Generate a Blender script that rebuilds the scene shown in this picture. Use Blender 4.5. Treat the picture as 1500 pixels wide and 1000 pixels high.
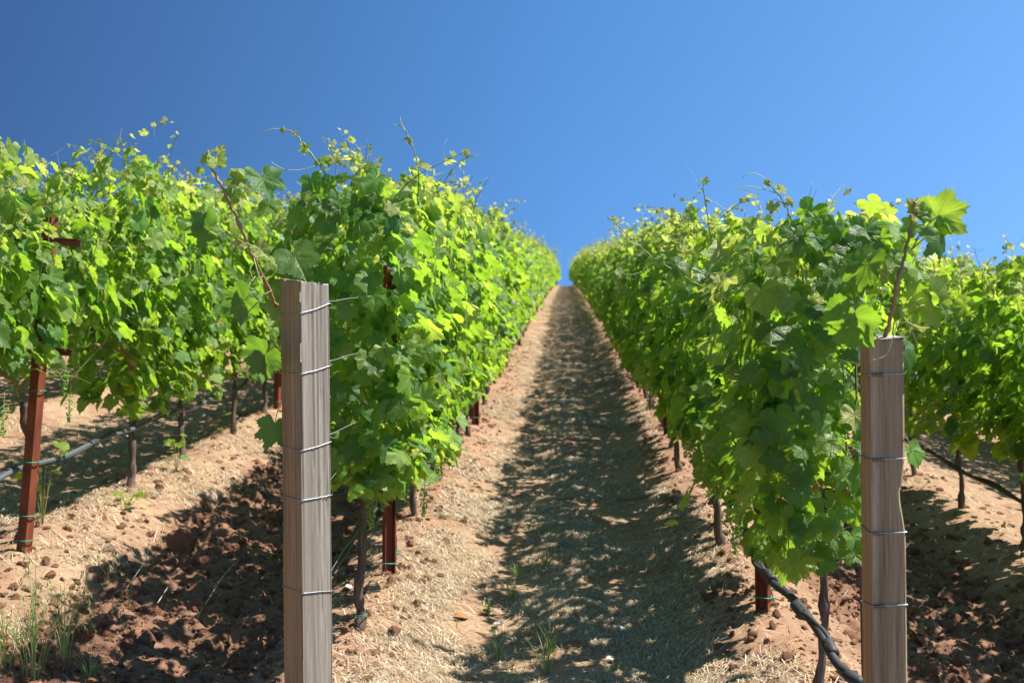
import bpy, math, random
import numpy as np
from mathutils import Vector, Matrix
R = math.radians
for o in list(bpy.data.objects): bpy.data.objects.remove(o)
S = bpy.context.scene
COL = S.collection

# ------------------------------------------------------------------ camera, sky, sun, exposure
FPX = 1608.0                      # focal length in pixels of the 1500 px wide photograph
YAW, PITCH = math.atan(78/FPX), R(4.0)
cam_d = bpy.data.cameras.new('camera'); cam = bpy.data.objects.new('camera', cam_d); COL.objects.link(cam)
cam_d.sensor_width = 36; cam_d.lens = 36*FPX/1500; cam_d.clip_end = 3000; cam_d.clip_start = .05
cam.rotation_euler = (R(90)+PITCH, 0, YAW)
cam_d.dof.use_dof = True; cam_d.dof.focus_distance = 4.0; cam_d.dof.aperture_fstop = 3.8
S.camera = cam
SUN_AZ, SUN_EL = R(86), R(58)     # azimuth measured from +Y (uphill) towards +X (right)
w = bpy.data.worlds.new('World'); S.world = w; w.use_nodes = True
wn = w.node_tree.nodes; wl = w.node_tree.links
sky = wn.new('ShaderNodeTexSky'); sky.sky_type = 'NISHITA'; sky.sun_disc = False
sky.sun_elevation = SUN_EL; sky.sun_rotation = SUN_AZ
sky.altitude = 600; sky.air_density = 1.0; sky.dust_density = 0.05; sky.ozone_density = 2.6
hsv = wn.new('ShaderNodeHueSaturation'); hsv.inputs['Saturation'].default_value = 1.2; hsv.inputs['Hue'].default_value = .5
wl.new(sky.outputs[0], hsv.inputs['Color']); 
tcw = wn.new('ShaderNodeTexCoord'); sxw = wn.new('ShaderNodeSeparateXYZ'); wl.new(tcw.outputs['Generated'], sxw.inputs[0])   # deeper blue on the side away from the sun
crw = wn.new('ShaderNodeValToRGB'); wl.new(sxw.outputs[0], crw.inputs[0]); mrw = crw.color_ramp.elements
mpw = wn.new('ShaderNodeMapRange'); wl.new(sxw.outputs[0], mpw.inputs[0]); mpw.inputs[1].default_value = -.8; mpw.inputs[2].default_value = .8; wl.new(mpw.outputs[0], crw.inputs[0])
mrw[0].position = .18; mrw[0].color = (.62, .63, .70, 1); mrw[1].position = .82; mrw[1].color = (2.0, 1.8, 1.62, 1)
e_ = mrw.new(.5); e_.color = (1.22, 1.34, 1.38, 1)
mxw = wn.new('ShaderNodeMix'); mxw.data_type = 'RGBA'; mxw.blend_type = 'MULTIPLY'; mxw.inputs[0].default_value = 1
nmw = wn.new('ShaderNodeVectorMath'); nmw.operation = 'ADD'; nmw.inputs[1].default_value = (0, 0, .30); wl.new(tcw.outputs['Generated'], nmw.inputs[0])
nnw = wn.new('ShaderNodeVectorMath'); nnw.operation = 'NORMALIZE'; wl.new(nmw.outputs[0], nnw.inputs[0]); wl.new(nnw.outputs[0], sky.inputs['Vector'])
wl.new(hsv.outputs[0], mxw.inputs[6]); wl.new(crw.outputs[0], mxw.inputs[7]); wl.new(mxw.outputs[2], wn['Background'].inputs[0]); wn['Background'].inputs[1].default_value = .075
sun_d = bpy.data.lights.new('sun', 'SUN'); sun_d.energy = 5.0; sun_d.angle = R(.55); sun_d.color = (1, .95, .87)
sun = bpy.data.objects.new('sun', sun_d); COL.objects.link(sun); sun.location = (30, 0, 60)
sdir = Vector((math.sin(SUN_AZ)*math.cos(SUN_EL), math.cos(SUN_AZ)*math.cos(SUN_EL), math.sin(SUN_EL)))
sun.rotation_euler = sdir.to_track_quat('Z', 'Y').to_euler()
S.view_settings.view_transform = 'Standard'; S.view_settings.look = 'None'
S.view_settings.exposure = 1.0; S.view_settings.gamma = 1
S.cycles.max_bounces = 8; S.cycles.diffuse_bounces = 3; S.cycles.transmission_bounces = 5; S.cycles.glossy_bounces = 2
S.cycles.transparent_max_bounces = 4
S.cycles.use_denoising = True
Rm = cam.rotation_euler.to_matrix()
def P(px, py, d):
    """world point seen at photograph pixel (px, py), d metres along the view axis"""
    return np.array(Rm @ Vector(((px-750)/FPX*d, -(py-500)/FPX*d, -d)))

# ------------------------------------------------------------------ numpy helpers
rs = np.random.RandomState
def vnoise(x, y, seed=0):
    xi = np.floor(x).astype(np.int64); yi = np.floor(y).astype(np.int64)
    fx = x-xi; fy = y-yi; fx = fx*fx*(3-2*fx); fy = fy*fy*(3-2*fy)
    def h(a, b):
        n = (a*374761393 + b*668265263 + seed*974711) & 0xffffffff
        n = ((n ^ (n >> 13))*1274126177) & 0xffffffff
        return ((n ^ (n >> 16)) & 0xffff)/65535.0
    return (h(xi, yi)*(1-fx)+h(xi+1, yi)*fx)*(1-fy) + (h(xi, yi+1)*(1-fx)+h(xi+1, yi+1)*fx)*fy
def fbm(x, y, seed=0, oct=4, gain=.5):
    s = 0; a = 1; t = 0
    for i in range(oct):
        s = s + a*vnoise(x*2**i+i*17.3, y*2**i+i*9.1, seed+i); t += a; a *= gain
    return s/t*2-1
def sstep(a, b, x):
    t = np.clip((x-a)/(b-a), 0, 1); return t*t*(3-2*t)
def unit(v):
    v = np.asarray(v, float); return v/(np.linalg.norm(v, axis=-1, keepdims=True)+1e-9)

ROWX = {'L4': -6.3, 'L3': -4.5, 'L2': -2.7, 'L1': -.9, 'R1': .9, 'R2': 2.7, 'R3': 4.5, 'R4': 6.3, 'R5': 8.1, 'R6': 9.9}
SLOPE, CURV, EYE = .149, 1.17e-4, 1.68
CPX = np.array([-300, -60, -6.3, -4.5, -3.2, -2.7, -2.2, -1.2, -.9, -.5, .5, .9, 1.3, 2.3, 2.7, 3.2, 4.5, 6.3, 60, 300.])
CPZ = np.array([14., 3.5, .52, .38, .22, .22, .17, .0, .0, -.03, -.02, .02, .0, -.13, -.12, -.17, -.36, -.55, -9, -50])
def plough(x):
    """1 inside the two ploughed alleys, 0 elsewhere"""
    return sstep(-2.35, -2.1, x)*(1-sstep(-1.35, -1.08, x)) + sstep(1.12, 1.35, x)*(1-sstep(2.15, 2.4, x))
def gz(x, y, fine=True):
    x = np.asarray(x, float); y = np.asarray(y, float)
    z = -EYE + SLOPE*y - CURV*y*y - 6e-4*np.maximum(y-150, 0)**2*(y < 1e9)
    z = np.where(y > 300, z[()] if False else z, z)
    z = z + np.interp(x, CPX, CPZ)
    wob = .10*fbm(y*.7, x*0+3, 5, 3)
    xw = x + wob
    pl = plough(xw)
    z = z - .11*pl
    # low berm under each row
    for rx in ROWX.values():
        z = z + .055*np.exp(-((x-rx)/.26)**2)
    # wheel track dip in the path
    z = z - .03*np.exp(-((x+.28)/.22)**2) - .025*np.exp(-((x-.35)/.25)**2)
    z = z + .03*fbm(x*1.7, y*1.7, 11, 3)
    if fine:
        rg = 1-np.abs(fbm(x*5.5, y*5.5, 33, 3, .6))*2.2; rg2 = 1-np.abs(fbm(x*13, y*13, 37, 3, .6))*2.2
        z = z + .018*fbm(x*9, y*9, 21, 4, .6)*(.5+1.6*pl) + pl*(.045*rg+.022*rg2)
        berm = np.exp(-((np.abs(x)-.95)/.2)**2)+np.exp(-((np.abs(x)-2.6)/.25)**2)
        z = z + .028*fbm(x*11, y*11, 41, 4, .6)*berm
    return z
def g1(x, y): return float(gz(np.array([x]), np.array([y]))[0])

class MB:
    def __init__(s): s.v = []; s.f = []; s.a = []; s.m = []; s.n = 0
    def add(s, v, f, a=None, m=0):
        v = np.asarray(v, float).reshape(-1, 3); f = np.asarray(f, np.int64).reshape(-1, 3)
        s.v.append(v); s.f.append(f+s.n); s.n += len(v)
        s.a.append(np.zeros((len(v), 4)) if a is None else np.broadcast_to(a, (len(v), 4)))
        s.m.append(np.full(len(f), m))
    def mesh(s, name, mats, smooth=True):
        me = bpy.data.meshes.new(name)
        if s.n:
            v = np.concatenate(s.v).astype(np.float32); f = np.concatenate(s.f).astype(np.int32); k = len(f)
            me.vertices.add(len(v)); me.vertices.foreach_set('co', v.ravel())
            me.loops.add(k*3); me.loops.foreach_set('vertex_index', f.ravel())
            me.polygons.add(k); me.polygons.foreach_set('loop_start', np.arange(0, k*3, 3, dtype=np.int32))
            me.polygons.foreach_set('loop_total', np.full(k, 3, np.int32))
            me.polygons.foreach_set('material_index', np.concatenate(s.m).astype(np.int32))
            me.polygons.foreach_set('use_smooth', np.full(k, smooth))
            at = me.attributes.new('lf', 'FLOAT_COLOR', 'POINT')
            at.data.foreach_set('color', np.concatenate(s.a).astype(np.float32).ravel())
        for m in (mats if isinstance(mats, (list, tuple)) else [mats]): me.materials.append(m)
        me.update(); me.validate()
        return me
    def obj(s, name, mats, parent=None, smooth=True, loc=None):
        return link(name, s.mesh(name, mats, smooth), parent, loc)
def link(name, me, parent=None, loc=None):
    o = bpy.data.objects.new(name, me); COL.objects.link(o)
    if parent: o.parent = parent
    if loc is not None: o.location = loc
    return o
def tag(o, label=None, cat=None, group=None, kind=None):
    if label: o['label'] = label
    if cat: o['category'] = cat
    if group: o['group'] = group
    if kind: o['kind'] = kind
    return o
def thing(name, label, cat, loc=(0, 0, 0), group=None, rz=0):
    o = bpy.data.objects.new(name, None); COL.objects.link(o); o.location = loc; o.rotation_euler = (0, 0, rz)
    return tag(o, label, cat, group)

def tube(pts, rad, n=6, cap=True, twist=0):
    pts = np.asarray(pts, float); m = len(pts); rad = np.broadcast_to(rad, (m,))
    t = unit(np.gradient(pts, axis=0))
    up = np.array([0, 0, 1.]) if abs(t[0, 2]) < .9 else np.array([1., 0, 0])
    u = np.cross(t[0], up); u /= np.linalg.norm(u); V = []
    for i in range(m):
        u = u-t[i]*np.dot(u, t[i]); u /= np.linalg.norm(u)+1e-9
        w_ = np.cross(t[i], u)
        a = np.arange(n)/n*2*math.pi + twist*i
        V.append(pts[i]+rad[i]*(np.cos(a)[:, None]*u+np.sin(a)[:, None]*w_))
    V = np.concatenate(V); F = []
    for i in range(m-1):
        for j in range(n):
            a, b = i*n+j, i*n+(j+1) % n
            F += [(a, b, b+n), (a, b+n, a+n)]
    if cap:
        V = np.concatenate([V, pts[:1], pts[-1:]]); c0 = m*n
        for j in range(n):
            F += [(c0, (j+1) % n, j), (c0+1, (m-1)*n+j, (m-1)*n+(j+1) % n)]
    return V, np.array(F)
def spline(pts, k=8):
    pts = np.asarray(pts, float); n = len(pts)
    ext = np.vstack([2*pts[0]-pts[1], pts, 2*pts[-1]-pts[-2]]); out = []
    for i in range(n-1):
        p0, p1, p2, p3 = ext[i:i+4]
        for t in np.arange(k)/k:
            out.append(.5*((2*p1)+(-p0+p2)*t+(2*p0-5*p1+4*p2-p3)*t*t+(-p0+3*p1-3*p2+p3)*t**3))
    out.append(pts[-1]); return np.array(out)

# ------------------------------------------------------------------ materials
def mat(name):
    m = bpy.data.materials.new(name); m.use_nodes = True
    nt = m.node_tree; return m, nt, nt.nodes['Principled BSDF']
def N(nt, t, **k):
    n = nt.nodes.new('ShaderNode'+t)
    for a, b in k.items(): setattr(n, a, b)
    return n
def ramp(nt, fac, stops):
    r = N(nt, 'ValToRGB'); e = r.color_ramp.elements
    while len(e) < len(stops): e.new(.5)
    for i, (p, c) in enumerate(stops): e[i].position = p; e[i].color = (*c, 1) if len(c) == 3 else c
    nt.links.new(fac, r.inputs[0]); return r.outputs[0]
def mth(nt, op, a, b=None, c=None, clamp=False):
    n = N(nt, 'Math', operation=op, use_clamp=clamp)
    for i, v in enumerate((a, b, c)):
        if v is None: continue
        if isinstance(v, (int, float)): n.inputs[i].default_value = v
        else: nt.links.new(v, n.inputs[i])
    return n.outputs[0]
def mixc(nt, fac, a, b, mode='MIX'):
    n = N(nt, 'Mix', data_type='RGBA', blend_type=mode)
    for s, v in ((n.inputs[0], fac), (n.inputs[6], a), (n.inputs[7], b)):
        if isinstance(v, (int, float)): s.default_value = v
        elif isinstance(v, tuple): s.default_value = (*v, 1)
        else: nt.links.new(v, s)
    return n.outputs[2]
def noise(nt, scale, detail=4, rough=.55, vec=None, dim='3D'):
    n = N(nt, 'TexNoise', noise_dimensions=dim); n.inputs['Scale'].default_value = scale
    n.inputs['Detail'].default_value = detail; n.inputs['Roughness'].default_value = rough
    if vec is not None: nt.links.new(vec, n.inputs['Vector'])
    return n.outputs[0]
def bump(nt, p, h, strength, dist):
    b = N(nt, 'Bump'); b.inputs['Strength'].default_value = strength; b.inputs['Distance'].default_value = dist
    nt.links.new(h, b.inputs['Height']); nt.links.new(b.outputs[0], p.inputs['Normal'])

def leaf_material(name, fine):
    m, nt, p = mat(name)
    at = N(nt, 'Attribute', attribute_name='lf'); sp = N(nt, 'SeparateColor'); nt.links.new(at.outputs['Color'], sp.inputs[0])
    x, y, rnd, age_shade = sp.outputs[0], sp.outputs[1], sp.outputs[2], at.outputs['Alpha']
    base = ramp(nt, age_shade, [(0, (.055, .135, .04)), (.35, (.12, .235, .045)), (.7, (.25, .35, .06)), (1, (.38, .40, .11))])
    trans = ramp(nt, age_shade, [(0, (.22, .44, .02)), (.4, (.40, .66, .035)), (.75, (.57, .76, .06)), (1, (.70, .70, .18))])
    hs = N(nt, 'HueSaturation'); nt.links.new(base, hs.inputs['Color'])
    nt.links.new(mth(nt, 'MULTIPLY_ADD', rnd, .04, .48), hs.inputs['Hue'])
    nt.links.new(mth(nt, 'MULTIPLY_ADD', rnd, .5, .78), hs.inputs['Value']); base = hs.outputs[0]
    if fine:
        ax = mth(nt, 'ABSOLUTE', x); d = None
        for ang in (0, 50, 104):
            c, s = math.cos(R(ang)), math.sin(R(ang))
            al = mth(nt, 'ADD', mth(nt, 'MULTIPLY', ax, s), mth(nt, 'MULTIPLY', y, c))
            pe = mth(nt, 'ABSOLUTE', mth(nt, 'SUBTRACT', mth(nt, 'MULTIPLY', ax, c), mth(nt, 'MULTIPLY', y, s)))
            # main vein, and side veins leaving it at an angle
            pe2 = mth(nt, 'ADD', pe, mth(nt, 'MULTIPLY', mth(nt, 'LESS_THAN', al, 0.0), 9.0))
            u = mth(nt, 'SUBTRACT', al, mth(nt, 'MULTIPLY', pe, .75))
            st = mth(nt, 'ABSOLUTE', mth(nt, 'SUBTRACT', mth(nt, 'FRACT', mth(nt, 'MULTIPLY', u, 6.5)), .5))
            st = mth(nt, 'MULTIPLY', mth(nt, 'SUBTRACT', .5, st), .15)
            st = mth(nt, 'ADD', mth(nt, 'ADD', st, .008), mth(nt, 'MULTIPLY', pe, .06))
            st = mth(nt, 'ADD', st, mth(nt, 'MULTIPLY', mth(nt, 'GREATER_THAN', pe, .24), 9.0))
            dd = mth(nt, 'MINIMUM', pe2, mth(nt, 'ADD', st, mth(nt, 'MULTIPLY', mth(nt, 'LESS_THAN', al, 0.0), 9.0)))
            d = dd if d is None else mth(nt, 'MINIMUM', d, dd)
        vein = mth(nt, 'SUBTRACT', 1.0, mth(nt, 'MULTIPLY', d, 38.0, clamp=True), clamp=True)
        base = mixc(nt, mth(nt, 'MULTIPLY', vein, .55), base, (.22, .30, .09))
        trans = mixc(nt, mth(nt, 'MULTIPLY', vein, .6), trans, (.25, .42, .05))
        cx = N(nt, 'CombineXYZ'); nt.links.new(x, cx.inputs[0]); nt.links.new(y, cx.inputs[1]); nt.links.new(rnd, cx.inputs[2])
        nz = noise(nt, 9, 3, .6, cx.outputs[0])
        base = mixc(nt, .35, base, mixc(nt, nz, (.02, .05, .01), (.22, .34, .08)), 'SOFT_LIGHT')
        h = mth(nt, 'ADD', mth(nt, 'MULTIPLY', vein, -.5), nz)
        bump(nt, p, h, .55, .004)
        # a few older leaves carry scorched spots
        spot = mth(nt, 'MULTIPLY', mth(nt, 'GREATER_THAN', nz, .66), mth(nt, 'GREATER_THAN', rnd, .8))
        base = mixc(nt, mth(nt, 'MULTIPLY', spot, .7), base, (.16, .10, .03))
    geo = N(nt, 'NewGeometry')
    base = mixc(nt, mth(nt, 'MULTIPLY', geo.outputs['Backfacing'], .55), base, mixc(nt, age_shade, (.12, .19, .085), (.28, .34, .14)))
    nt.links.new(base, p.inputs['Base Color'])
    nt.links.new(mth(nt, 'MULTIPLY_ADD', rnd, .2, .34), p.inputs['Roughness'])
    p.inputs['Specular IOR Level'].default_value = .42
    tr = N(nt, 'BsdfTranslucent'); nt.links.new(trans, tr.inputs[0])
    mx = N(nt, 'MixShader'); mx.inputs[0].default_value = .52
    nt.links.new(p.outputs[0], mx.inputs[1]); nt.links.new(tr.outputs[0], mx.inputs[2])
    nt.links.new(mx.outputs[0], nt.nodes['Material Output'].inputs[0])
    return m
M_leaf = leaf_material('grape_leaf', True); M_leaf_far = leaf_material('grape_leaf_plain', False)

def simple(name, col, rough=.6, metal=0, var=.3, scale=20, bmp=0, bscale=60):
    m, nt, p = mat(name); tc = N(nt, 'TexCoord')
    n = noise(nt, scale, 4, .6, tc.outputs['Object'])
    c = mixc(nt, n, tuple(v*(1-var) for v in col), tuple(min(1, v*(1+var)) for v in col))
    nt.links.new(c, p.inputs['Base Color']); p.inputs['Roughness'].default_value = rough; p.inputs['Metallic'].default_value = metal
    if bmp: bump(nt, p, noise(nt, bscale, 4, .6, tc.outputs['Object']), bmp, .01)
    return m
M_shoot = simple('green_shoot', (.20, .26, .05), .5)
M_petiole = simple('petiole', (.30, .30, .07), .5)
M_tendril = simple('tendril', (.42, .45, .16), .5)
M_cane = simple('brown_cane', (.25, .165, .07), .6, 0, .45, 45, .3, 90)
M_berry = simple('green_berries', (.22, .36, .06), .35)
M_hose = simple('black_hose', (.028, .030, .032), .6, 0, .3, 8)
M_hose2 = simple('sun_bleached_hose', (.10, .11, .125), .4, 0, .3, 8)
M_clip = simple('white_clip', (.55, .55, .52), .5)
M_wire = simple('galvanised_wire', (.42, .42, .43), .42, .75, .35, 60)
M_wire_dark = simple('rusty_wire', (.10, .06, .045), .7, .3, .5, 60)
M_tie = simple('green_tie_tape', (.01, .26, .17), .4)
M_dryleaf = simple('dry_leaf', (.30, .13, .03), .7)
M_chip = simple('pale_chip', (.62, .60, .54), .7)

def bark_material():
    m, nt, p = mat('vine_bark'); tc = N(nt, 'TexCoord'); mp = N(nt, 'Mapping')
    nt.links.new(tc.outputs['Object'], mp.inputs[0]); mp.inputs['Scale'].default_value = (60, 60, 7)
    n = noise(nt, 1.0, 5, .65, mp.outputs[0])
    n2 = noise(nt, 9, 3, .5, tc.outputs['Object'])
    c = ramp(nt, n, [(.3, (.025, .018, .014)), (.5, (.11, .075, .055)), (.72, (.24, .19, .15))])
    c = mixc(nt, mth(nt, 'MULTIPLY', n2, .4), c, (.16, .10, .07))
    nt.links.new(c, p.inputs['Base Color']); p.inputs['Roughness'].default_value = .9
    bump(nt, p, n, .9, .012); return m
M_bark = bark_material()
def rust_material():
    m, nt, p = mat('rusty_steel'); tc = N(nt, 'TexCoord'); mp = N(nt, 'Mapping')
    nt.links.new(tc.outputs['Object'], mp.inputs[0]); mp.inputs['Scale'].default_value = (1, 1, .25)
    n = noise(nt, 30, 6, .6, mp.outputs[0]); n2 = noise(nt, 180, 3, .6, tc.outputs['Object'])
    c = ramp(nt, n, [(.25, (.10, .024, .012)), (.5, (.21, .05, .02)), (.75, (.34, .095, .035))])
    c = mixc(nt, mth(nt, 'MULTIPLY', n2, .35), c, (.14, .04, .022))
    nt.links.new(c, p.inputs['Base Color']); p.inputs['Roughness'].default_value = .65; p.inputs['Metallic'].default_value = .15
    bump(nt, p, n2, .35, .003); return m
M_rust = rust_material()
def wood_material(name, stops, streak, tint):
    m, nt, p = mat(name); tc = N(nt, 'TexCoord')
    def st(sx, sz):
        mp = N(nt, 'Mapping'); nt.links.new(tc.outputs['Object'], mp.inputs[0]); mp.inputs['Scale'].default_value = (sx, sx, sz)
        return mp.outputs[0]
    # knots bend the grain
    fine = noise(nt, 1.0, 8, .75, st(210, 5)); mid = noise(nt, 1.0, 4, .55, st(34, .9)); big = noise(nt, 1.0, 3, .5, st(6, 1.7))
    g = mth(nt, 'ADD', mth(nt, 'MULTIPLY', fine, .55), mth(nt, 'MULTIPLY', mid, .45))
    c = ramp(nt, g, stops)
    crack = ramp(nt, noise(nt, 1.0, 4, .65, st(95, 1.6)), [(.645, (0, 0, 0)), (.69, (1, 1, 1))])
    c = mixc(nt, mth(nt, 'MULTIPLY', big, streak), c, tint)
    c = mixc(nt, mth(nt, 'MULTIPLY', crack, .65), c, (.035, .024, .018))
    nt.links.new(c, p.inputs['Base Color']); p.inputs['Roughness'].default_value = .85
    h = mth(nt, 'SUBTRACT', g, mth(nt, 'MULTIPLY', crack, .6))
    bump(nt, p, h, .5, .003); return m
M_wood_grey = wood_material('weathered_grey_wood', [(.34, (.13, .108, .082)), (.5, (.25, .215, .17)), (.64, (.42, .375, .31))], .3, (.20, .16, .115))
M_wood_brown = wood_material('brown_sawn_wood', [(.36, (.18, .118, .055)), (.5, (.35, .24, .125)), (.62, (.48, .35, .20))], .45, (.26, .18, .095))
M_wood_end = wood_material('end_grain_wood', [(.3, (.16, .13, .11)), (.5, (.32, .27, .23)), (.7, (.5, .44, .39))], .2, (.3, .2, .15))
M_wood_mid = wood_material('brown_grey_wood', [(.36, (.125, .092, .048)), (.5, (.27, .205, .112)), (.62, (.42, .34, .205))], .35, (.19, .14, .078))

def ground_material():
    m, nt, p = mat('vineyard_soil'); geo = N(nt, 'NewGeometry'); at = N(nt, 'Attribute', attribute_name='lf')
    sp = N(nt, 'SeparateColor'); nt.links.new(at.outputs['Color'], sp.inputs[0])
    pl, st, bm_ = sp.outputs[0], sp.outputs[1], sp.outputs[2]
    pos = geo.outputs['Position']
    n1 = noise(nt, 1.6, 5, .6, pos); n2 = noise(nt, 14, 6, .65, pos); n3 = noise(nt, 90, 4, .7, pos)
    soil = ramp(nt, mth(nt, 'ADD', mth(nt, 'MULTIPLY', n1, .5), mth(nt, 'MULTIPLY', n2, .5)), [(.3, (.17, .090, .055)), (.5, (.28, .168, .106)), (.7, (.42, .28, .19))])
    dark = ramp(nt, n2, [(.3, (.13, .062, .038)), (.6, (.23, .12, .075)), (.8, (.33, .19, .125))])
    c = mixc(nt, mth(nt, 'MULTIPLY', pl, .85), soil, dark)
    c = mixc(nt, mth(nt, 'MULTIPLY', bm_, .6), c, mixc(nt, n2, (.20, .095, .055), (.42, .24, .15)))
    # chopped straw trodden into the path: short streaks in two directions
    tex = None
    for ang, sc in ((.5, 1.0), (-.6, 1.25), (1.9, 1.1)):
        mp = N(nt, 'Mapping'); nt.links.new(pos, mp.inputs[0]); mp.inputs['Rotation'].default_value = (0, 0, ang)
        mp.inputs['Scale'].default_value = (18*sc, 130*sc, 18)
        k = ramp(nt, noise(nt, 1.0, 2, .5, mp.outputs[0]), [(.55, (0, 0, 0)), (.64, (1, 1, 1))])
        tex = k if tex is None else mth(nt, 'MAXIMUM', tex, k)
    straw = mixc(nt, n3, (.29, .20, .10), (.50, .39, .24))
    patch = ramp(nt, noise(nt, 3.1, 4, .6, pos), [(.42, (.08, .08, .08)), (.58, (1, 1, 1))])
    c = mixc(nt, mth(nt, 'MULTIPLY', mth(nt, 'MULTIPLY', tex, st), patch, clamp=True), c, straw)
    c = mixc(nt, .5, c, mixc(nt, n3, (.2, .2, .2), (.8, .8, .8)), 'SOFT_LIGHT')
    nt.links.new(c, p.inputs['Base Color']); p.inputs['Roughness'].default_value = .95; p.inputs['Specular IOR Level'].default_value = .2
    h = mth(nt, 'ADD', mth(nt, 'MULTIPLY', n2, .7), mth(nt, 'MULTIPLY', n3, .3))
    bump(nt, p, h, .75, .02); return m
M_ground = ground_material()
def clod_material():
    m, nt, p = mat('soil_clod'); geo = N(nt, 'NewGeometry'); pos = geo.outputs['Position']
    n2 = noise(nt, 25, 6, .65, pos)
    at = N(nt, 'Attribute', attribute_name='lf'); sp = N(nt, 'SeparateColor'); nt.links.new(at.outputs['Color'], sp.inputs[0])
    c = ramp(nt, n2, [(.3, (.14, .064, .038)), (.6, (.23, .115, .070)), (.85, (.33, .19, .125))])
    c = mixc(nt, sp.outputs[2], c, (.31, .17, .105))
    nt.links.new(c, p.inputs['Base Color']); p.inputs['Roughness'].default_value = .95; p.inputs['Specular IOR Level'].default_value = .2
    bump(nt, p, noise(nt, 90, 6, .75, pos), 1.0, .014); return m
M_clod = clod_material()
def attr_material(name, stops, rough=.7, trans=0):
    m, nt, p = mat(name); at = N(nt, 'Attribute', attribute_name='lf'); sp = N(nt, 'SeparateColor'); nt.links.new(at.outputs['Color'], sp.inputs[0])
    c = ramp(nt, sp.outputs[2], stops); nt.links.new(c, p.inputs['Base Color']); p.inputs['Roughness'].default_value = rough
    if trans:
        tr = N(nt, 'BsdfTranslucent'); nt.links.new(c, tr.inputs[0]); mx = N(nt, 'MixShader'); mx.inputs[0].default_value = trans
        nt.links.new(p.outputs[0], mx.inputs[1]); nt.links.new(tr.outputs[0], mx.inputs[2]); nt.links.new(mx.outputs[0], nt.nodes['Material Output'].inputs[0])
    return m
M_straw = attr_material('straw_blades', [(0, (.22, .14, .07)), (.5, (.48, .365, .22)), (1, (.80, .71, .54))], .6, .15)
M_grass = attr_material('grass_blades', [(0, (.16, .30, .05)), (.6, (.34, .46, .13)), (.85, (.40, .36, .17)), (1, (.55, .45, .26))],   .5, .45)

# ------------------------------------------------------------------ the ground, one sheet
def ground():
    ys = [-14.]
    while ys[-1] < 340:
        y = ys[-1]; ys.append(y + (.5 if y < 1.5 else .016+max(0, y-5)*.0065 if y < 40 else 1.2 if y < 160 else 8))
    xs = [0.]
    while xs[-1] < 300:
        x = xs[-1]; xs.append(x + (.02 if x < 2.9 else .06 if x < 6 else .3 if x < 14 else 2+x*.08))
    xs = np.array([-v for v in xs[:0:-1]]+xs); ys = np.array(ys)
    X, Y = np.meshgrid(xs, ys); Z = gz(X, Y)
    nx, ny = len(xs), len(ys)
    i = (np.arange(ny-1)[:, None]*nx+np.arange(nx-1)).ravel()
    F = np.concatenate([np.stack([i, i+1, i+nx+1], 1), np.stack([i, i+nx+1, i+nx], 1)])
    wob = .10*fbm(Y*.7, X*0+3, 5, 3); pl = plough(X+wob)
    st = (1-pl)*np.clip(.95-.5*np.exp(-((np.abs(X)-.9)/.15)**2) + .3*fbm(X*2, Y*1.2, 77, 3), 0, 1)
    st = np.where(np.abs(X) > 3, .8, st)
    bmk = np.exp(-((np.abs(X)-.86)/.17)**2)*np.clip(.7+.9*fbm(X*3, Y*3, 61, 3), 0, 1)
    a = np.stack([pl, st*(1-.5*bmk), bmk, 0*pl], -1).reshape(-1, 4)
    b = MB(); b.add(np.stack([X, Y, Z], -1).reshape(-1, 3), F, a)
    o = b.obj('ground', M_ground); tag(o, 'red brown vineyard soil rising uphill with a straw covered path', None, None, 'structure'); 
ground()

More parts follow.
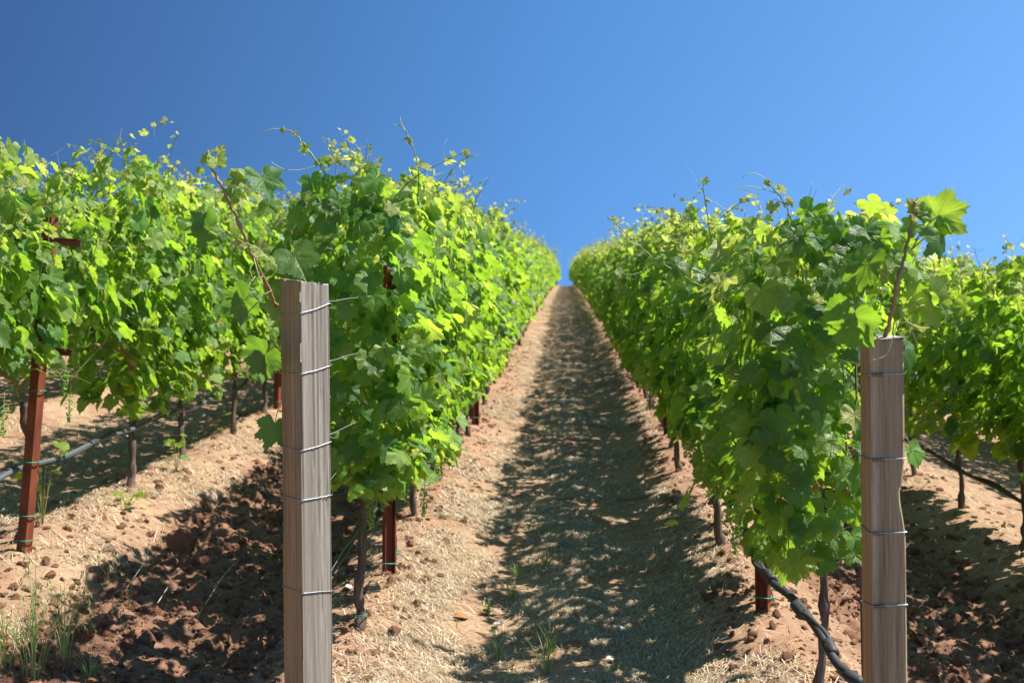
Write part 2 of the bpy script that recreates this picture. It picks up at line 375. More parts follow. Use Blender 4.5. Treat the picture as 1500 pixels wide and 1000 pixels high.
# ------------------------------------------------------------------ grape leaves
def leaf_template(seed, n, rings, droop):
    r = rs(seed)
    ctrl_a = np.array([0, 26, 50, 76, 104, 136, 160, 176]) ; ctrl_r = np.array([1, .78, .90, .70, .80, .70, .56, .12])
    ctrl_r = ctrl_r*(1+r.uniform(-.10, .10, 8)); ctrl_r[[1, 3]] *= r.uniform(.78, 1.04); ctrl_a = ctrl_a+np.concatenate([[0], r.uniform(-4, 4, 6), [0]])
    th = np.linspace(-174, 174, n); rr = np.interp(np.abs(th), ctrl_a, ctrl_r)
    if n > 30:
        ph = (np.abs(th)/360*n*1.0)
        rr = rr*(1+r.uniform(.03, .10, n)*np.where(np.arange(n) % 2 == 0, 1, -.9)*np.clip(1.1-np.abs(th)/260, 0, 1))*(1+.05*np.sin(np.radians(th*r.uniform(5, 8))+r.uniform(0, 6)))
    else:
        rr = rr*(1+.07*np.where(np.arange(n) % 2 == 0, 1, -1))*(1+r.uniform(-.06, .06, n))
    if n <= 12: rr = np.maximum(rr*1.05, .35)
    a = np.radians(th); P_ = [np.zeros((1, 2))]
    fr = rings
    for f in fr:
        k = slice(None) if f == 1 or n <= 30 else slice(None)
        P_.append(np.stack([np.sin(a)*rr*f, np.cos(a)*rr*f], 1))
    xy = np.concatenate(P_)
    x, y = xy[:, 0], xy[:, 1]; rad = np.hypot(x, y); an = np.degrees(np.abs(np.arctan2(x, y)))
    # raised blade between sunken main veins, cupping, droop and edge waves
    z = .045*rad*np.abs(np.sin(np.radians(an*180/52)))
    z -= droop*rad**2*.32
    z += r.uniform(.05, .45)*np.abs(x)*(1 if r.rand() < .7 else -1) + r.uniform(-.25, .25)*y*np.abs(y)
    z += .05*rad*np.sin(np.radians(an*3.1+r.uniform(0, 360)))*np.sign(x) + r.uniform(-.15, .15)*x*rad
    z += .05*np.sin(th[0]+x*8+r.uniform(0, 6))*np.cos(y*8+r.uniform(0, 6))*(rad > .1)
    V = np.stack([x, y, z], 1); F = []
    for j in range(n-1): F.append((0, 1+j+1, 1+j))
    for q in range(len(fr)-1):
        s0, s1 = 1+q*n, 1+(q+1)*n
        for j in range(n-1): F += [(s0+j, s0+j+1, s1+j+1), (s0+j, s1+j+1, s1+j)]
    F = np.array(F)
    # normals towards +z
    e = np.cross(V[F[:, 1]]-V[F[:, 0]], V[F[:, 2]]-V[F[:, 0]]); bad = e[:, 2] < 0; F[bad] = F[bad][:, ::-1]
    return V, F
LT = {'hi': [leaf_template(s, 61, (.35, .7, 1), .2+.18*(s % 5)) for s in range(10)],
      'near': [leaf_template(s, 33, (.5, 1), .2+.2*(s % 5)) for s in range(20, 30)],
      'mid': [leaf_template(s, 19, (1,), .3+.2*(s % 4)) for s in range(40, 47)],
      'far': [leaf_template(s, 9, (1,), .3+.2*(s % 3)) for s in range(50, 54)]}
class Leaves:
    def __init__(s): s.p = []; s.n = []; s.t = []; s.s = []; s.a = []
    def add(s, p, n, t, size, age_shade): s.p.append(p); s.n.append(n); s.t.append(t); s.s.append(size); s.a.append(age_shade)
    def build(s, mb, lod, rng, m=0):
        if not s.p: return
        p = np.array(s.p); n = unit(np.array(s.n)); t = np.array(s.t); t = unit(t-n*np.sum(t*n, 1)[:, None]); b = np.cross(t, n)
        sz = np.array(s.s); ag = np.array(s.a); rd = rng.rand(len(p)); T = LT[lod]; which = rng.randint(0, len(T), len(p))
        for k, (V, F) in enumerate(T):
            q = np.where(which == k)[0]
            if not len(q): continue
            vv = p[q, None] + sz[q, None, None]*(V[None, :, :1]*b[q, None]+V[None, :, 1:2]*t[q, None]+V[None, :, 2:]*n[q, None])
            ff = F[None]+(np.arange(len(q))*len(V))[:, None, None]
            a = np.zeros((len(q), len(V), 4)); a[..., 0] = V[None, :, 0]; a[..., 1] = V[None, :, 1]; a[..., 2] = rd[q, None]; a[..., 3] = ag[q, None]
            mb.add(vv.reshape(-1, 3), ff.reshape(-1, 3), a.reshape(-1, 4), m)

def leaf_dir(rng, side, young=0):
    n = np.array([side*rng.uniform(.15, 1.0), rng.normal(0, .45), rng.uniform(.0, .95)+young*.3])
    if rng.rand() < .16: n = rng.normal(0, 1, 3)
    t = np.array([side*.55, rng.normal(0, .6), -1.0+rng.uniform(-.3, .7)])
    return n, t
def envelope(z, H, wide):
    return wide*np.interp(z, [.35, .55, .8, 1.1, 1.5, H-.15, H+.1], [.25, .62, .95, 1.05, 1.0, .7, .3])
def vine_meshes(seed, lod, H=1.9, wide=.33, fill=330, shoots=13, tips=4, full=True, end=0, low=.50, cut=None):
    """one vine in its own coordinates (row along y): meshes for the trunk, the canes and the foliage"""
    r = rs(seed); L = Leaves(); stems = MB(); pet = lod in ('hi', 'near')
    ns = 5 if pet else 3
    # cordon
    if full:
        for d in (-1, 1):
            pts = [(0, 0, .66), (r.normal(0, .01), d*.07, .73), (r.normal(0, .015), d*.28, .76+r.normal(0, .015)), (r.normal(0, .02), d*.5, .76)]
            v, f = tube(spline(pts, 3), np.linspace(.02, .011, 10), ns+1); stems.add(v, f, None, 1)
    def shoot(p, d, ln, side, lean, r0=.0045, leaf0=.088, freq=.075, upright=1):
        p = np.array(p, float); d = unit(np.array(d, float)); pts = [p.copy()]; k = int(ln/freq)
        for i in range(k):
            fr = i/max(k-1, 1)
            d = d + r.normal(0, .11, 3); d[2] += (.12 if upright else -.16)
            if upright: d[0] += (lean-p[0])*.8
            d = unit(d); p = p+d*freq; pts.append(p.copy())
            sd = side if r.rand() < .72 else -side
            size = leaf0*r.uniform(.6, 1.05)*(1-.55*max(0, fr-.55)/.45)
            age_shade = np.clip(r.normal(.30, .16)+.55*max(0, fr-.6)/.4, 0, 1)
            n, t = leaf_dir(r, sd, fr > .8)
            pd = unit(np.array([sd*r.uniform(.4, 1), r.normal(0, .6), r.uniform(-.1, .7)]))*size*r.uniform(.7, 1.2)
            q = p+pd
            if pet:
                v, f = tube([p, p+pd*.5+np.array([0, 0, .008]), q], .0014, 3, False); stems.add(v, f, None, 2)
            L.add(q, n, t, size, age_shade)
            if r.rand() < .35 and fr < .85:
                n, t = leaf_dir(r, sd); L.add(p+r.normal(0, .05, 3), n, t, size*.6, min(1, age_shade+.2))
        if len(pts) > 1:
            rr = np.linspace(r0, .0014, len(pts)); v, f = tube(pts, rr, ns, False); stems.add(v, f, None, 0 if r.rand() < .75 else 1)
        return p, d
    for i in range(shoots):
        side = 1 if r.rand() < .5 else -1
        y0 = -.5+1.0*(i+r.uniform(.1, .9))/shoots
        if r.rand() < .26:
            shoot((side*.05, y0, .74), (side*1.0, r.normal(0, .4), .5), r.uniform(.3, .55 if low < .6 else .35), side, 0, upright=0, leaf0=.085)
        else:
            shoot((side*.03, y0, .74), (side*r.uniform(0, .7), r.normal(0, .3), 1), r.uniform(.75, H-.72), side, side*r.uniform(.05, wide*.75), leaf0=.088)
    # the mass of lateral leaves, gathered in clumps along the outside of the hedge
    ph = r.uniform(0, 9)
    for i in range(fill):
        z = r.uniform(low, H) if r.rand() < .85 else r.uniform(low+.08, 1.1)
        y = r.uniform(-.56, .56); side = 1 if r.rand() < .5 else -1
        clump = .5+.5*math.sin(y*9+ph+z*3.1*side)*math.cos(z*7.3+ph*2)
        w_ = envelope(z, H, wide)*(.72+.5*clump)
        x = side*w_*math.sqrt(r.uniform(.25, 1))
        if z < low+.2 and r.rand() < .6*(1-clump): continue
        n, t = leaf_dir(r, side); sz = r.choice([r.uniform(.028, .05), r.uniform(.045, .078), r.uniform(.07, .09)], p=[.3, .55, .15])*(.85 if z > H-.25 else 1)
        age_shade = np.clip(r.normal(.36, .2)+.3*(z > H-.25)+.2*(clump-.5), 0, 1)
        L.add(np.array([x, y, z]), n, t, sz, age_shade)
    if end:   # foliage closing the open end of the row
        for i in range(260):
            z = r.uniform(low+.04, H-.05); n = unit(np.array([r.normal(0, .5), -1*end, r.uniform(0, .9)])); t = np.array([r.normal(0, .5), -.4*end, -1])
            L.add(np.array([r.uniform(-1, 1)*envelope(z, H, wide)*.85, -end*(.45+r.uniform(-.1, .14)), z]), n, t, r.uniform(.04, .075), np.clip(r.normal(.34, .2), 0, 1))
    # thin growing tips with small pale leaves and curling tendrils above the hedge
    for i in range(tips):
        p = np.array([r.uniform(-.6, .6)*wide, r.uniform(-.5, .5), H-.18]); ln = r.choice([.26, .34, .44, .58], p=[.35, .35, .2, .1])
        d = unit(np.array([r.normal(0, .25), r.normal(0, .25), 1])); pts = [p.copy()]; bend = r.normal(0, .12, 2)
        k = int(ln/.035)
        for j in range(k):
            d = unit(d+np.array([bend[0], bend[1], -.03*j/k])+r.normal(0, .05, 3)); p = p+d*.035; pts.append(p.copy()); fr = j/k
            if j % 2 == 0 or fr > .7:
                n = unit(r.normal(0, 1, 3)+np.array([0, 0, .6])); t = unit(r.normal(0, 1, 3)+np.array([0, 0, -.1]))
                L.add(p+unit(t)*.012, n, t, max(.014, .058*(1-fr*.8))*r.uniform(.7, 1.2), np.clip(.75+.3*fr, 0, 1))
            if pet and r.rand() < .22:
                q = [p.copy()]; e = unit(r.normal(0, 1, 3)+np.array([0, 0, .3])); cu = r.normal(0, .5, 3)
                for _ in range(7): e = unit(e+cu*.5); cu *= 1.1; q.append(q[-1]+e*.016)
                v, f = tube(q, .0009, 3, False); stems.add(v, f, None, 2)
        v, f = tube(pts, np.linspace(.0028, .0014, len(pts))*(1 if pet else 1.5), 4 if pet else 3, False); stems.add(v, f, None, 0)
    if cut:   # side of the row the pruner has kept short
        sg, lim, zt = cut; k = [i for i in range(len(L.p)) if not (L.p[i][0]*sg > lim and L.p[i][2] < zt)]
        L.p, L.n, L.t, L.s, L.a = ([q[i] for i in k] for q in (L.p, L.n, L.t, L.s, L.a))
    fol = MB(); L.build(fol, lod, r)
    me_f = fol.mesh('foliage', M_leaf if pet else M_leaf_far); me_s = stems.mesh('canes', [M_shoot, M_cane, M_petiole]) if full else None
    return me_f, me_s
def trunk_mesh(seed, n=9, tie=True):
    r = rs(seed); pts = [(0, 0, -.12)]; x, y = r.normal(0, .006, 2)
    for z in np.linspace(0, .70, 12):
        x += r.normal(0, .011); y += r.normal(0, .013); pts.append((x*(1-z), y*(1-z), z))
    pts = spline(pts, 2); rad = .0235*(1+r.normal(0, .13, len(pts))); rad[:5] *= 1.25; rad[5:7] *= 1.1; rad[-5:] *= 1.3; rad[r.randint(8, 20)] *= 1.15
    v, f = tube(pts, rad, n, True, .12); v += r.normal(0, .0026, v.shape)
    b = MB(); b.add(v, f); return b.mesh('trunk', M_bark)
def cluster_mesh(seed):
    r = rs(seed); b = MB(); ico = bpy.data.meshes.new('t')
    import bmesh
    bm = bmesh.new(); bmesh.ops.create_icosphere(bm, subdivisions=1, radius=1); V = np.array([v.co for v in bm.verts]); F = np.array([[v.index for v in f.verts] for f in bm.faces]); bm.free()
    for i in range(95):
        t = r.rand()**.8; w_ = .033*(1-t*.75); a = r.uniform(0, 6.28); q = math.sqrt(r.rand())
        c = np.array([math.cos(a)*w_*q, math.sin(a)*w_*q, -t*.14]); s = r.uniform(.0028, .0046)
        b.add(V*s+c, F)
        if i % 3 == 0: v, f = tube([(0, 0, c[2]+.01), c], .0008, 3, False); b.add(v, f)
    v, f = tube([(0, 0, .05), (0, 0, -.13)], .0013, 4, False); b.add(v, f)
    return b.mesh('grape_cluster', M_berry)

VAR = {}
def variants(key, count, lod, **k):
    VAR[key] = [vine_meshes(1000+i*7+sum(map(ord, key)), lod, **k) for i in range(count)]
variants('L1a', 6, 'near', H=1.98, wide=.34, fill=800, tips=19, low=.60, cut=(-1, .22, 1.3))
variants('R1a', 6, 'near', H=1.76, wide=.34, fill=800, tips=19, low=.60)
variants('S1', 5, 'near', H=1.81, wide=.34, fill=760, tips=19, low=.42)       # second rows
variants('S1h', 2, 'near', H=1.72, wide=.30, fill=500, tips=9, low=.74, cut=(1, -.02, .97))
variants('mid', 8, 'mid', H=1.86, wide=.34, fill=640, tips=19, low=.52)
variants('far', 8, 'far', H=1.88, wide=.36, fill=420, shoots=11, tips=19, low=.52)
TRUNKS = [trunk_mesh(i, 10) for i in range(8)]; TRUNK_FAR = [trunk_mesh(90+i, 5) for i in range(3)]
CLUST = [cluster_mesh(i) for i in range(4)]

ORD = ['first', 'second', 'third', 'fourth', 'fifth', 'sixth', 'seventh', 'eighth', 'ninth', 'tenth', 'eleventh', 'twelfth', 'thirteenth', 'fourteenth', 'fifteenth', 'sixteenth', 'seventeenth', 'eighteenth', 'nineteenth']
TENS = {20: 'twent', 30: 'thirt', 40: 'fort', 50: 'fift', 60: 'sixt', 70: 'sevent', 80: 'eight'}
def ordinal(n):
    if n < 20: return ORD[n-1]
    t, u = n//10*10, n % 10
    return TENS[t]+('ieth' if u == 0 else 'y-'+ORD[u-1])
ROWNAME = {'L1': 'the row along the path\'s left edge', 'R1': 'the row along the path\'s right edge', 'L2': 'the second row left of the path', 'R2': 'the second row right of the path',
           'L3': 'the third row left of the path', 'R3': 'the third row right of the path', 'R4': 'the fourth row right of the path', 'L4': 'the fourth row left of the path',
           'R5': 'the fifth row right of the path', 'R6': 'the sixth row right of the path'}
START = {'L1': 4.78, 'R1': 4.12, 'L2': 3.58, 'R2': 3.55, 'L3': 4.0, 'R3': 4.0, 'L4': 5, 'R4': 5, 'R5': 6, 'R6': 7}
STEP = 1.03
COUNT = {'L1': 78, 'R1': 78, 'L2': 52, 'R2': 45, 'L3': 12, 'R3': 30, 'L4': 0, 'R4': 0, 'R5': 0, 'R6': 0}
ROWS_TO = 122
rng = rs(5)
far_fol = MB(); far_n = 0
FAR_DATA = []
for i in range(8):
    me = VAR['far'][i][0]; v = np.empty(len(me.vertices)*3, np.float32); me.vertices.foreach_get('co', v); v = v.reshape(-1, 3)
    f = np.empty(len(me.loops), np.int32); me.loops.foreach_get('vertex_index', f); f = f.reshape(-1, 3)
    a = np.empty(len(me.vertices)*4, np.float32); me.attributes['lf'].data.foreach_get('color', a); FAR_DATA.append((v, f, a.reshape(-1, 4)))
tv, tf = tube([(0, 0, -.1), (.01, 0, .3), (0, .01, .75)], .024, 4)
VINES = {}
for row, rx in ROWX.items():
    hs = {'L1': 1.0, 'R1': 1.0, 'L2': 1.04, 'R2': .93}.get(row, .97)
    n = int((ROWS_TO-START[row])/STEP); VINES[row] = []
    for i in range(n):
        y = START[row]+i*STEP+rng.uniform(-.05, .05); x = rx+rng.uniform(-.03, .03); z = g1(x, y)-.01
        flip = rng.rand() < .5 and not (row == 'L1' and i < 9); sz = hs*rng.uniform(.95, 1.06)
        if row in ('L1', 'R1') and i == 0: flip = False; sz = 1
        if row == 'L2' and i == 2: x, y = -2.72, 5.36; z = g1(x, y)-.01
        if i < COUNT[row]:
            if row in ('L1', 'R1') and i < 9: key = row+'a'; j = i % 6
            elif row == 'L2' and i in (1, 2): key = 'S1h'; j = i-1; flip = False
            elif row == 'R2' and y < 15: key = 'R1a'; j = rng.randint(6)
            elif y < 15: key = 'S1'; j = rng.randint(5)
            elif y < 34: key = 'mid'; j = rng.randint(8)
            else: key = 'far'; j = rng.randint(8)
            hh = 1.0
            if key in ('S1', 'S1h'): hh = 1.02
            if row == 'L1' and key in ('mid', 'far'): hh = 1.05
            if row == 'R1' and key in ('mid', 'far'): hh = .97
            fm, sm = VAR[key][j]
            if i == 0 and row in ('L1', 'R1'):
                fm, sm = vine_meshes(71 if row == 'L1' else 83, 'hi', H=1.93 if row == 'L1' else 1.70, wide=.31, fill=680, end=1, tips=8, low=.60 if row == 'L1' else .48, cut=(-1, .17, 1.35) if row == 'L1' else (1, .10, 1.45))
            if i == 0:
                lab = 'leafy grapevine right behind the %s wooden end post' % ('grey' if row == 'L1' else 'brown') if row in ('L1', 'R1') else 'leafy grapevine at the near end of '+ROWNAME[row]
            else: lab = 'thin-trunked grapevine, %s uphill in %s' % (ordinal(i+1), ROWNAME[row])
            t = thing('grapevine', lab, 'grapevine', (x, y, z), 'grapevines in '+ROWNAME[row])
            tr = link('trunk', TRUNKS[rng.randint(8)] if y < 30 else TRUNK_FAR[rng.randint(3)], t); tr.rotation_euler = (0, 0, rng.uniform(0, 6.28)); k_ = .66 if (row, i) == ('R1', 0) else rng.uniform(.72, 1.0); tr.scale = (k_, k_, 1)
            fo = link('foliage', fm, t); ca = link('canes', sm, t)
            for q in (fo, ca):
                q.rotation_euler = (0, 0, math.pi if flip else 0); q.scale = (1+rng.uniform(-.08, .12), 1, sz*hh)
            if y < 10.5 and row in ('L1', 'R1', 'L2'):
                for c in range(6 if i < 2 else 3):
                    cl = link('grape_cluster', CLUST[rng.randint(4)], t); s = -1 if row == 'R1' else 1
                    cl.location = (s*rng.uniform(.05, .27), rng.uniform(-.45, .4), rng.uniform(.60, .76)+(.12 if row == 'L2' else 0)); cl.rotation_euler = (rng.normal(0, .15), rng.normal(0, .15), rng.uniform(0, 6)); cl.scale = (1.1,)*3
            VINES[row].append(t)
        else:
            v, f, a = FAR_DATA[rng.randint(8)]; v = v*np.array([-1 if flip else 1, -1 if flip else 1, sz*(1.05 if row == 'L1' else .98)])+np.array([x, y, z])
            far_fol.add(v, f, a, 0); far_fol.add(tv+np.array([x, y, z]), tf, None, 1)
tag(far_fol.obj('distant_vines', [M_leaf_far, M_bark]), 'far off leafy vine rows merging towards the hill crest and beyond the near rows', 'distant vines', None, 'stuff')

# ------------------------------------------------------------------ steel stakes
def channel(w_, d, t, h, z0=-.4):
    prof = np.array([(-w_/2, d), (-w_/2, 0), (w_/2, 0), (w_/2, d), (w_/2-t, d), (w_/2-t, t), (-w_/2+t, t), (-w_/2+t, d)])
    n = len(prof); zs = np.array([z0, h]); V = np.array([(p[0], p[1]-d/2, z) for z in zs for p in prof]); F = []
    for j in range(n): a, b = j, (j+1) % n; F += [(a, b, b+n), (a, b+n, a+n)]
    for q in ((0, 1, 6, 7), (1, 2, 5, 6), (2, 3, 4, 5)):
        F += [(n+q[0], n+q[1], n+q[2]), (n+q[0], n+q[2], n+q[3])]
    return V, np.array(F)
def box(sx, sy, sz, c=(0, 0, 0)):
    V = np.array([(x, y, z) for x in (-.5, .5) for y in (-.5, .5) for z in (-.5, .5)])*np.array([sx, sy, sz])+np.array(c)
    F = [(0, 1, 3), (0, 3, 2), (4, 6, 7), (4, 7, 5), (0, 4, 5), (0, 5, 1), (2, 3, 7), (2, 7, 6), (0, 2, 6), (0, 6, 4), (1, 5, 7), (1, 7, 3)]
    return V, np.array(F)
b = MB(); b.add(*channel(.058, .042, .005, 1.62)); me_post = b.mesh('upright', M_rust, False)
b = MB(); v, f = box(.36, .004, .035); b.add(v, f); v, f = box(.36, .028, .004, (0, -.016, .0155)); b.add(v, f); me_arm = b.mesh('crossarm', M_rust, False)
b = MB(); v = np.array([(-.033, -.025), (.033, -.025), (.033, .025), (-.033, .025)])
ring = spline([(-.033, -.026, 0), (.033, -.027, .002), (.034, .026, .004), (-.033, .027, .001), (-.034, -.026, -.002), (-.055, -.04, -.008)], 4)
v, f = tube(ring, .0028, 4); b.add(v, f); me_tie = b.mesh('tie', M_tie)
b = MB(); v, f = tube([(.034, -.02, -.1), (.036, -.02, .5)], .004, 5); b.add(v, f); me_rod = b.mesh('hose_rod', M_wire_dark)
STK = {'L1': (5.63, 4.9, 16), 'R1': (5.0, 4.85, 20), 'L2': (5.23, 4.9, 8), 'R2': (10.3, 4.9, 6)}
for row, (y0, dy, n) in STK.items():
    for i in range(n):
        y = y0+i*dy; x = ROWX[row]+.02*rng.normal()+(.1 if (row, i) == ('L2', 0) else 0); z = g1(x, y)
        where = 'below ' if False else ''
        lab = ('rusty steel stake, %s uphill in ' % ordinal(i+1)) + ROWNAME[row]
        t = thing('steel_stake', lab, 'stake', (x, y, z), 'rusty steel stakes along the vine rows', R({'L1': 208, 'R1': 150, 'L2': -22, 'R2': 10}[row])+rng.normal(0, .06))
        t.rotation_euler[1] = .07 if (row == 'L2' and i == 0) else rng.normal(0, .012)
        link('upright', me_post, t)
        for zz in (.97, 1.5):
            a = link('crossarm', me_arm, t, (0, -.026, zz)); a.rotation_euler = (0, 0, -t.rotation_euler[2])
        if y < 26:
            for zz in ((.05, .17, .43, .78, .93) if row == 'L2' and i == 0 else (.06, .5)):
                a = link('tie', me_tie, t, (0, 0, zz+rng.uniform(-.01, .01))); a.rotation_euler = (0, 0, rng.uniform(-.2, .2))

# ------------------------------------------------------------------ wooden end posts
def wooden_post(name, label, base, top, rz, w_, mats, dent=False, split=False, seed=1):
    """mats: four side materials (-Y, +X, +Y, -X) then the end grain"""
    base = np.array(base); top = np.array(top); H = np.linalg.norm(top-base); r = rs(seed)
    t = thing(name, label, 'post', tuple(base)); ax = Vector(top-base).normalized()
    q = Vector((0, 0, 1)).rotation_difference(ax) @ Matrix.Rotation(rz, 3, 'Z').to_quaternion()
    t.rotation_mode = 'QUATERNION'; t.rotation_quaternion = q
    b = MB(); nu = 26; nz = 260; h = w_/2; rb = .006
    per = []
    for s in range(4):
        a0 = -math.pi/2+s*math.pi/2
        n_ = np.array([math.cos(a0), math.sin(a0)]); tg = np.array([-n_[1], n_[0]])
        for k in range(nu):
            u = -1+2*k/nu
            e = max(0, abs(u)*h-(h-rb)); off = h-(rb-math.sqrt(max(0, rb*rb-e*e)))
            per.append((s, u, *(n_*off+tg*u*h), *n_))
    per = np.array(per); m = len(per); zs = np.linspace(-.35, H, nz)
    U = np.arange(m)/m*4*8
    V = np.zeros((nz, m, 3)); ZZ, UU = np.meshgrid(zs, U, indexing='ij')
    disp = .0006*fbm(UU*6, ZZ*2.2, seed, 3) + .0014*fbm(UU*1.5, ZZ*.7, seed+9, 2)
    ck = fbm(UU*2.6, ZZ*.9, seed+20, 3); disp -= .005*sstep(.38, .46, ck); disp -= .0006*np.abs(fbm(UU*22, ZZ*5, seed+40, 2)); chip = fbm(UU*0+ZZ*9, UU*.35, seed+50, 3)
    side, uu = per[:, 0][None], per[:, 1][None]
    disp -= .0028*sstep(.38, .7, chip)*(np.abs(uu) > .93)
    if split:   # a drying split runs the length of the narrow left face
        c = .25+.05*np.sin(ZZ*2.1)+.02*fbm(ZZ*6, ZZ*0, 3, 2)
        disp -= np.where(side == 3, .012*np.exp(-((uu-c)/.055)**2), 0)*sstep(1.5, 1.0, ZZ*1.0+.0)
    if dent:    # a knot torn out of the right edge
        k = np.exp(-((ZZ-(H-.44))/.075)**2)
        dx = np.where(side == 0, sstep(.3, 1, uu), np.where(side == 1, 1.0, sstep(-.3, -1, uu)*(side == 2)))
        V[..., 0] -= (.009*k+.006*sstep(.035, .015, ZZ-(H-.44))*sstep(-.13, .0, ZZ-(H-.44)))*dx
    V[..., 0] += per[:, 2][None]+per[:, 4][None]*disp; V[..., 1] += per[:, 3][None]+per[:, 5][None]*disp; V[..., 2] = ZZ
    tz = (V[-1, :, 0]*.10*(1 if dent else -1)) - V[-1, :, 1]*(-.12 if not dent else -.10)
    V[-1, :, 2] += tz + r.normal(0, .0012, m)
    i = (np.arange(nz-1)[:, None]*m+np.arange(m)); j = (np.arange(nz-1)[:, None]*m+(np.arange(m)+1) % m)
    sidei = np.broadcast_to(per[:, 0].astype(int), i.shape).ravel(); i = i.ravel(); j = j.ravel(); VV = V.reshape(-1, 3)
    for s in range(4):
        k = sidei == s; F = np.concatenate([np.stack([i[k], j[k], j[k]+m], 1), np.stack([i[k], j[k]+m, i[k]+m], 1)])
        b.f.append(F); b.m.append(np.full(len(F), s))
    c = V[-1].mean(0); VV = np.vstack([VV, c]); b.v.append(VV); b.a.append(np.zeros((len(VV), 4))); b.n = len(VV)
    k = np.arange(m); b.f.append(np.stack([np.full(m, len(VV)-1), (nz-1)*m+k, (nz-1)*m+(k+1) % m], 1)); b.m.append(np.full(m, 4))
    o = b.obj('post_body', mats, t); return t, q, H
PW, PWR = .122, .098
Lb = P(452, 1100, 3.78); Lt = P(446, 413, 3.80)
Rb = P(1299, 1245, 3.12); Rt = P(1291, 495, 3.14)
Lb[2] = g1(Lb[0], Lb[1]); Rb[2] = g1(Rb[0], Rb[1])
RZL, RZR = R(49), R(1)
postL, qL, HL = wooden_post('wooden_post', 'weathered wooden end post with a grey face and a brown face, left of the path', Lb, Lt, RZL, PW,
    [M_wood_grey, M_wood_grey, M_wood_brown, M_wood_brown, M_wood_end], split=True, seed=3)
postR, qR, HR = wooden_post('wooden_post', 'brown wooden end post with a hollow in its edge, right of the path', Rb, Rt, RZR, PWR,
    [M_wood_mid, M_wood_mid, M_wood_brown, M_wood_brown, M_wood_end], dent=True, seed=8)

# wires, each tied round its end post and running up the row
def trellis_wire(row, post, q, H, zloc, label, exit_side, slack):
    h = (PW if row == 'L1' else PWR)/2+.0022; c = [(-h, h), (-h, -h), (h, -h), (h, h)]
    r = rs(int(zloc*1000)); dz = r.uniform(-.012, .012)
    tilt = slack
    loop = [(-h, h*1.0, zloc+dz), (-h*1.0, -h*.96, zloc-.001), (-h*.96, -h, zloc), (0, -h, zloc+tilt*.4), (h*.96, -h, zloc+tilt), (h, -h*.96, zloc+tilt), (h, h*.9, zloc+tilt*1.4), (h*.9, h, zloc+tilt*1.3), (-h*.9, h, zloc+dz), (-h, h, zloc+dz)]
    L3 = []
    for a, b_ in zip(loop[:-1], loop[1:]):
        for t in np.linspace(0, 1, 5)[:-1]: L3.append(np.array(a)*(1-t)+np.array(b_)*t)
    M = q.to_matrix(); base = Vector(post.location)
    W = [np.array(base+M @ Vector(p)) for p in L3]
    mb = MB(); v, f = tube(W, .0017, 5); mb.add(v, f, None, 0)
    # the twist where the loose end is wound back
    e = np.array(base+M @ Vector((h, h*.3, zloc+tilt*1.2))); s = W[0]
    px, py, _ = e; hz = e[2]-g1(px, py)
    rx = ROWX[row]; run = [e]
    y1 = py+.18
    for y in list(np.arange(y1, y1+1.2, .12))+list(np.arange(5.6, 60, 1.6))+list(np.arange(60, 119, 5)):
        k = min(1, (y-py)/.9)
        run.append(np.array([px*(1-k)+(rx+(exit_side*.17 if zloc > .9 else 0))*k, y, float(gz(rx, y, False))+hz+.004*math.sin(y*9)]))
    v, f = tube(np.array(run), .0017, 4); mb.add(v, f, None, 0)
    # winding of the free end round the standing wire
    k = np.linspace(0, 1, 26); d = unit(run[2]-run[0]); u = unit(np.cross(d, [0, 0, 1])); w_ = np.cross(d, u)
    hel = run[0]+d*(k*.09)[:, None]+(.0042*np.cos(k*38))[:, None]*u+(.0042*np.sin(k*38))[:, None]*w_
    hel = np.vstack([hel, hel[-1]+u*.02+w_*.012]); v, f = tube(hel, .0013, 4); mb.add(v, f, None, 0)
    if row == 'R1':
        p0 = np.array(M @ Vector((-h*.9, -h-.004, zloc)))+np.array(base); ux = np.array(M @ Vector((1, 0, 0))); uz = np.array([0, 0, 1.]); uy = np.array(M @ Vector((0, -1, 0)))
        hel = p0+ux*(k*.035)[:, None]+uz*(.005*np.cos(k*30))[:, None]+uy*(.005*np.sin(k*30))[:, None]; v, f = tube(hel, .0014, 4); mb.add(v, f, None, 1)
    o = mb.obj('trellis_wire', [M_wire, M_wire_dark]); tag(o, label, 'wire', 'trellis wires tied round the wooden end posts')
NTH = ['topmost', 'second highest', 'middle', 'second lowest', 'lowest']
for i, (py, sl) in enumerate([(457, .036), (545, .026), (656, .022), (728, .006), (862, -.012)]):
    z = HL*(1-(py-413)/(1100-413)*((g1(Lb[0], Lb[1])*0+1)))
    Pz = P(440, py, 3.76); z = (Pz[2]-Lb[2])
    trellis_wire('L1', postL, qL, HL, z, 'galvanised wire looped round the grey left post, %s of its wires' % NTH[i], 1, sl)
for i, (py, sl) in enumerate([(545, .002), (671, .004), (780, .004), (887, .004)]):
    z = P(1290, py, 3.06)[2]-Rb[2]
    trellis_wire('R1', postR, qR, HR, z, 'wire looped round the brown right post, %s of its wires' % ['highest', 'second highest', 'second lowest', 'lowest'][i], -1, sl)
for row, n in (('L2', 3), ('R2', 2)):
    for i in range(n):
        hz = (.97, 1.27, 1.5)[i]; ys = list(np.arange(3, 60, 1.6))+list(np.arange(60, 119, 6)); s = (-1, 1)[i % 2]*.15
        v, f = tube([(ROWX[row]+s, y, float(gz(ROWX[row], y, False))+hz) for y in ys], .0018, 4); mb = MB(); mb.add(v, f)
        tag(mb.obj('trellis_wire', M_wire), '%s trellis wire threaded through the foliage of %s' % (('lower', 'middle', 'upper')[i], ROWNAME[row]), 'wire', 'trellis wires inside the second rows')

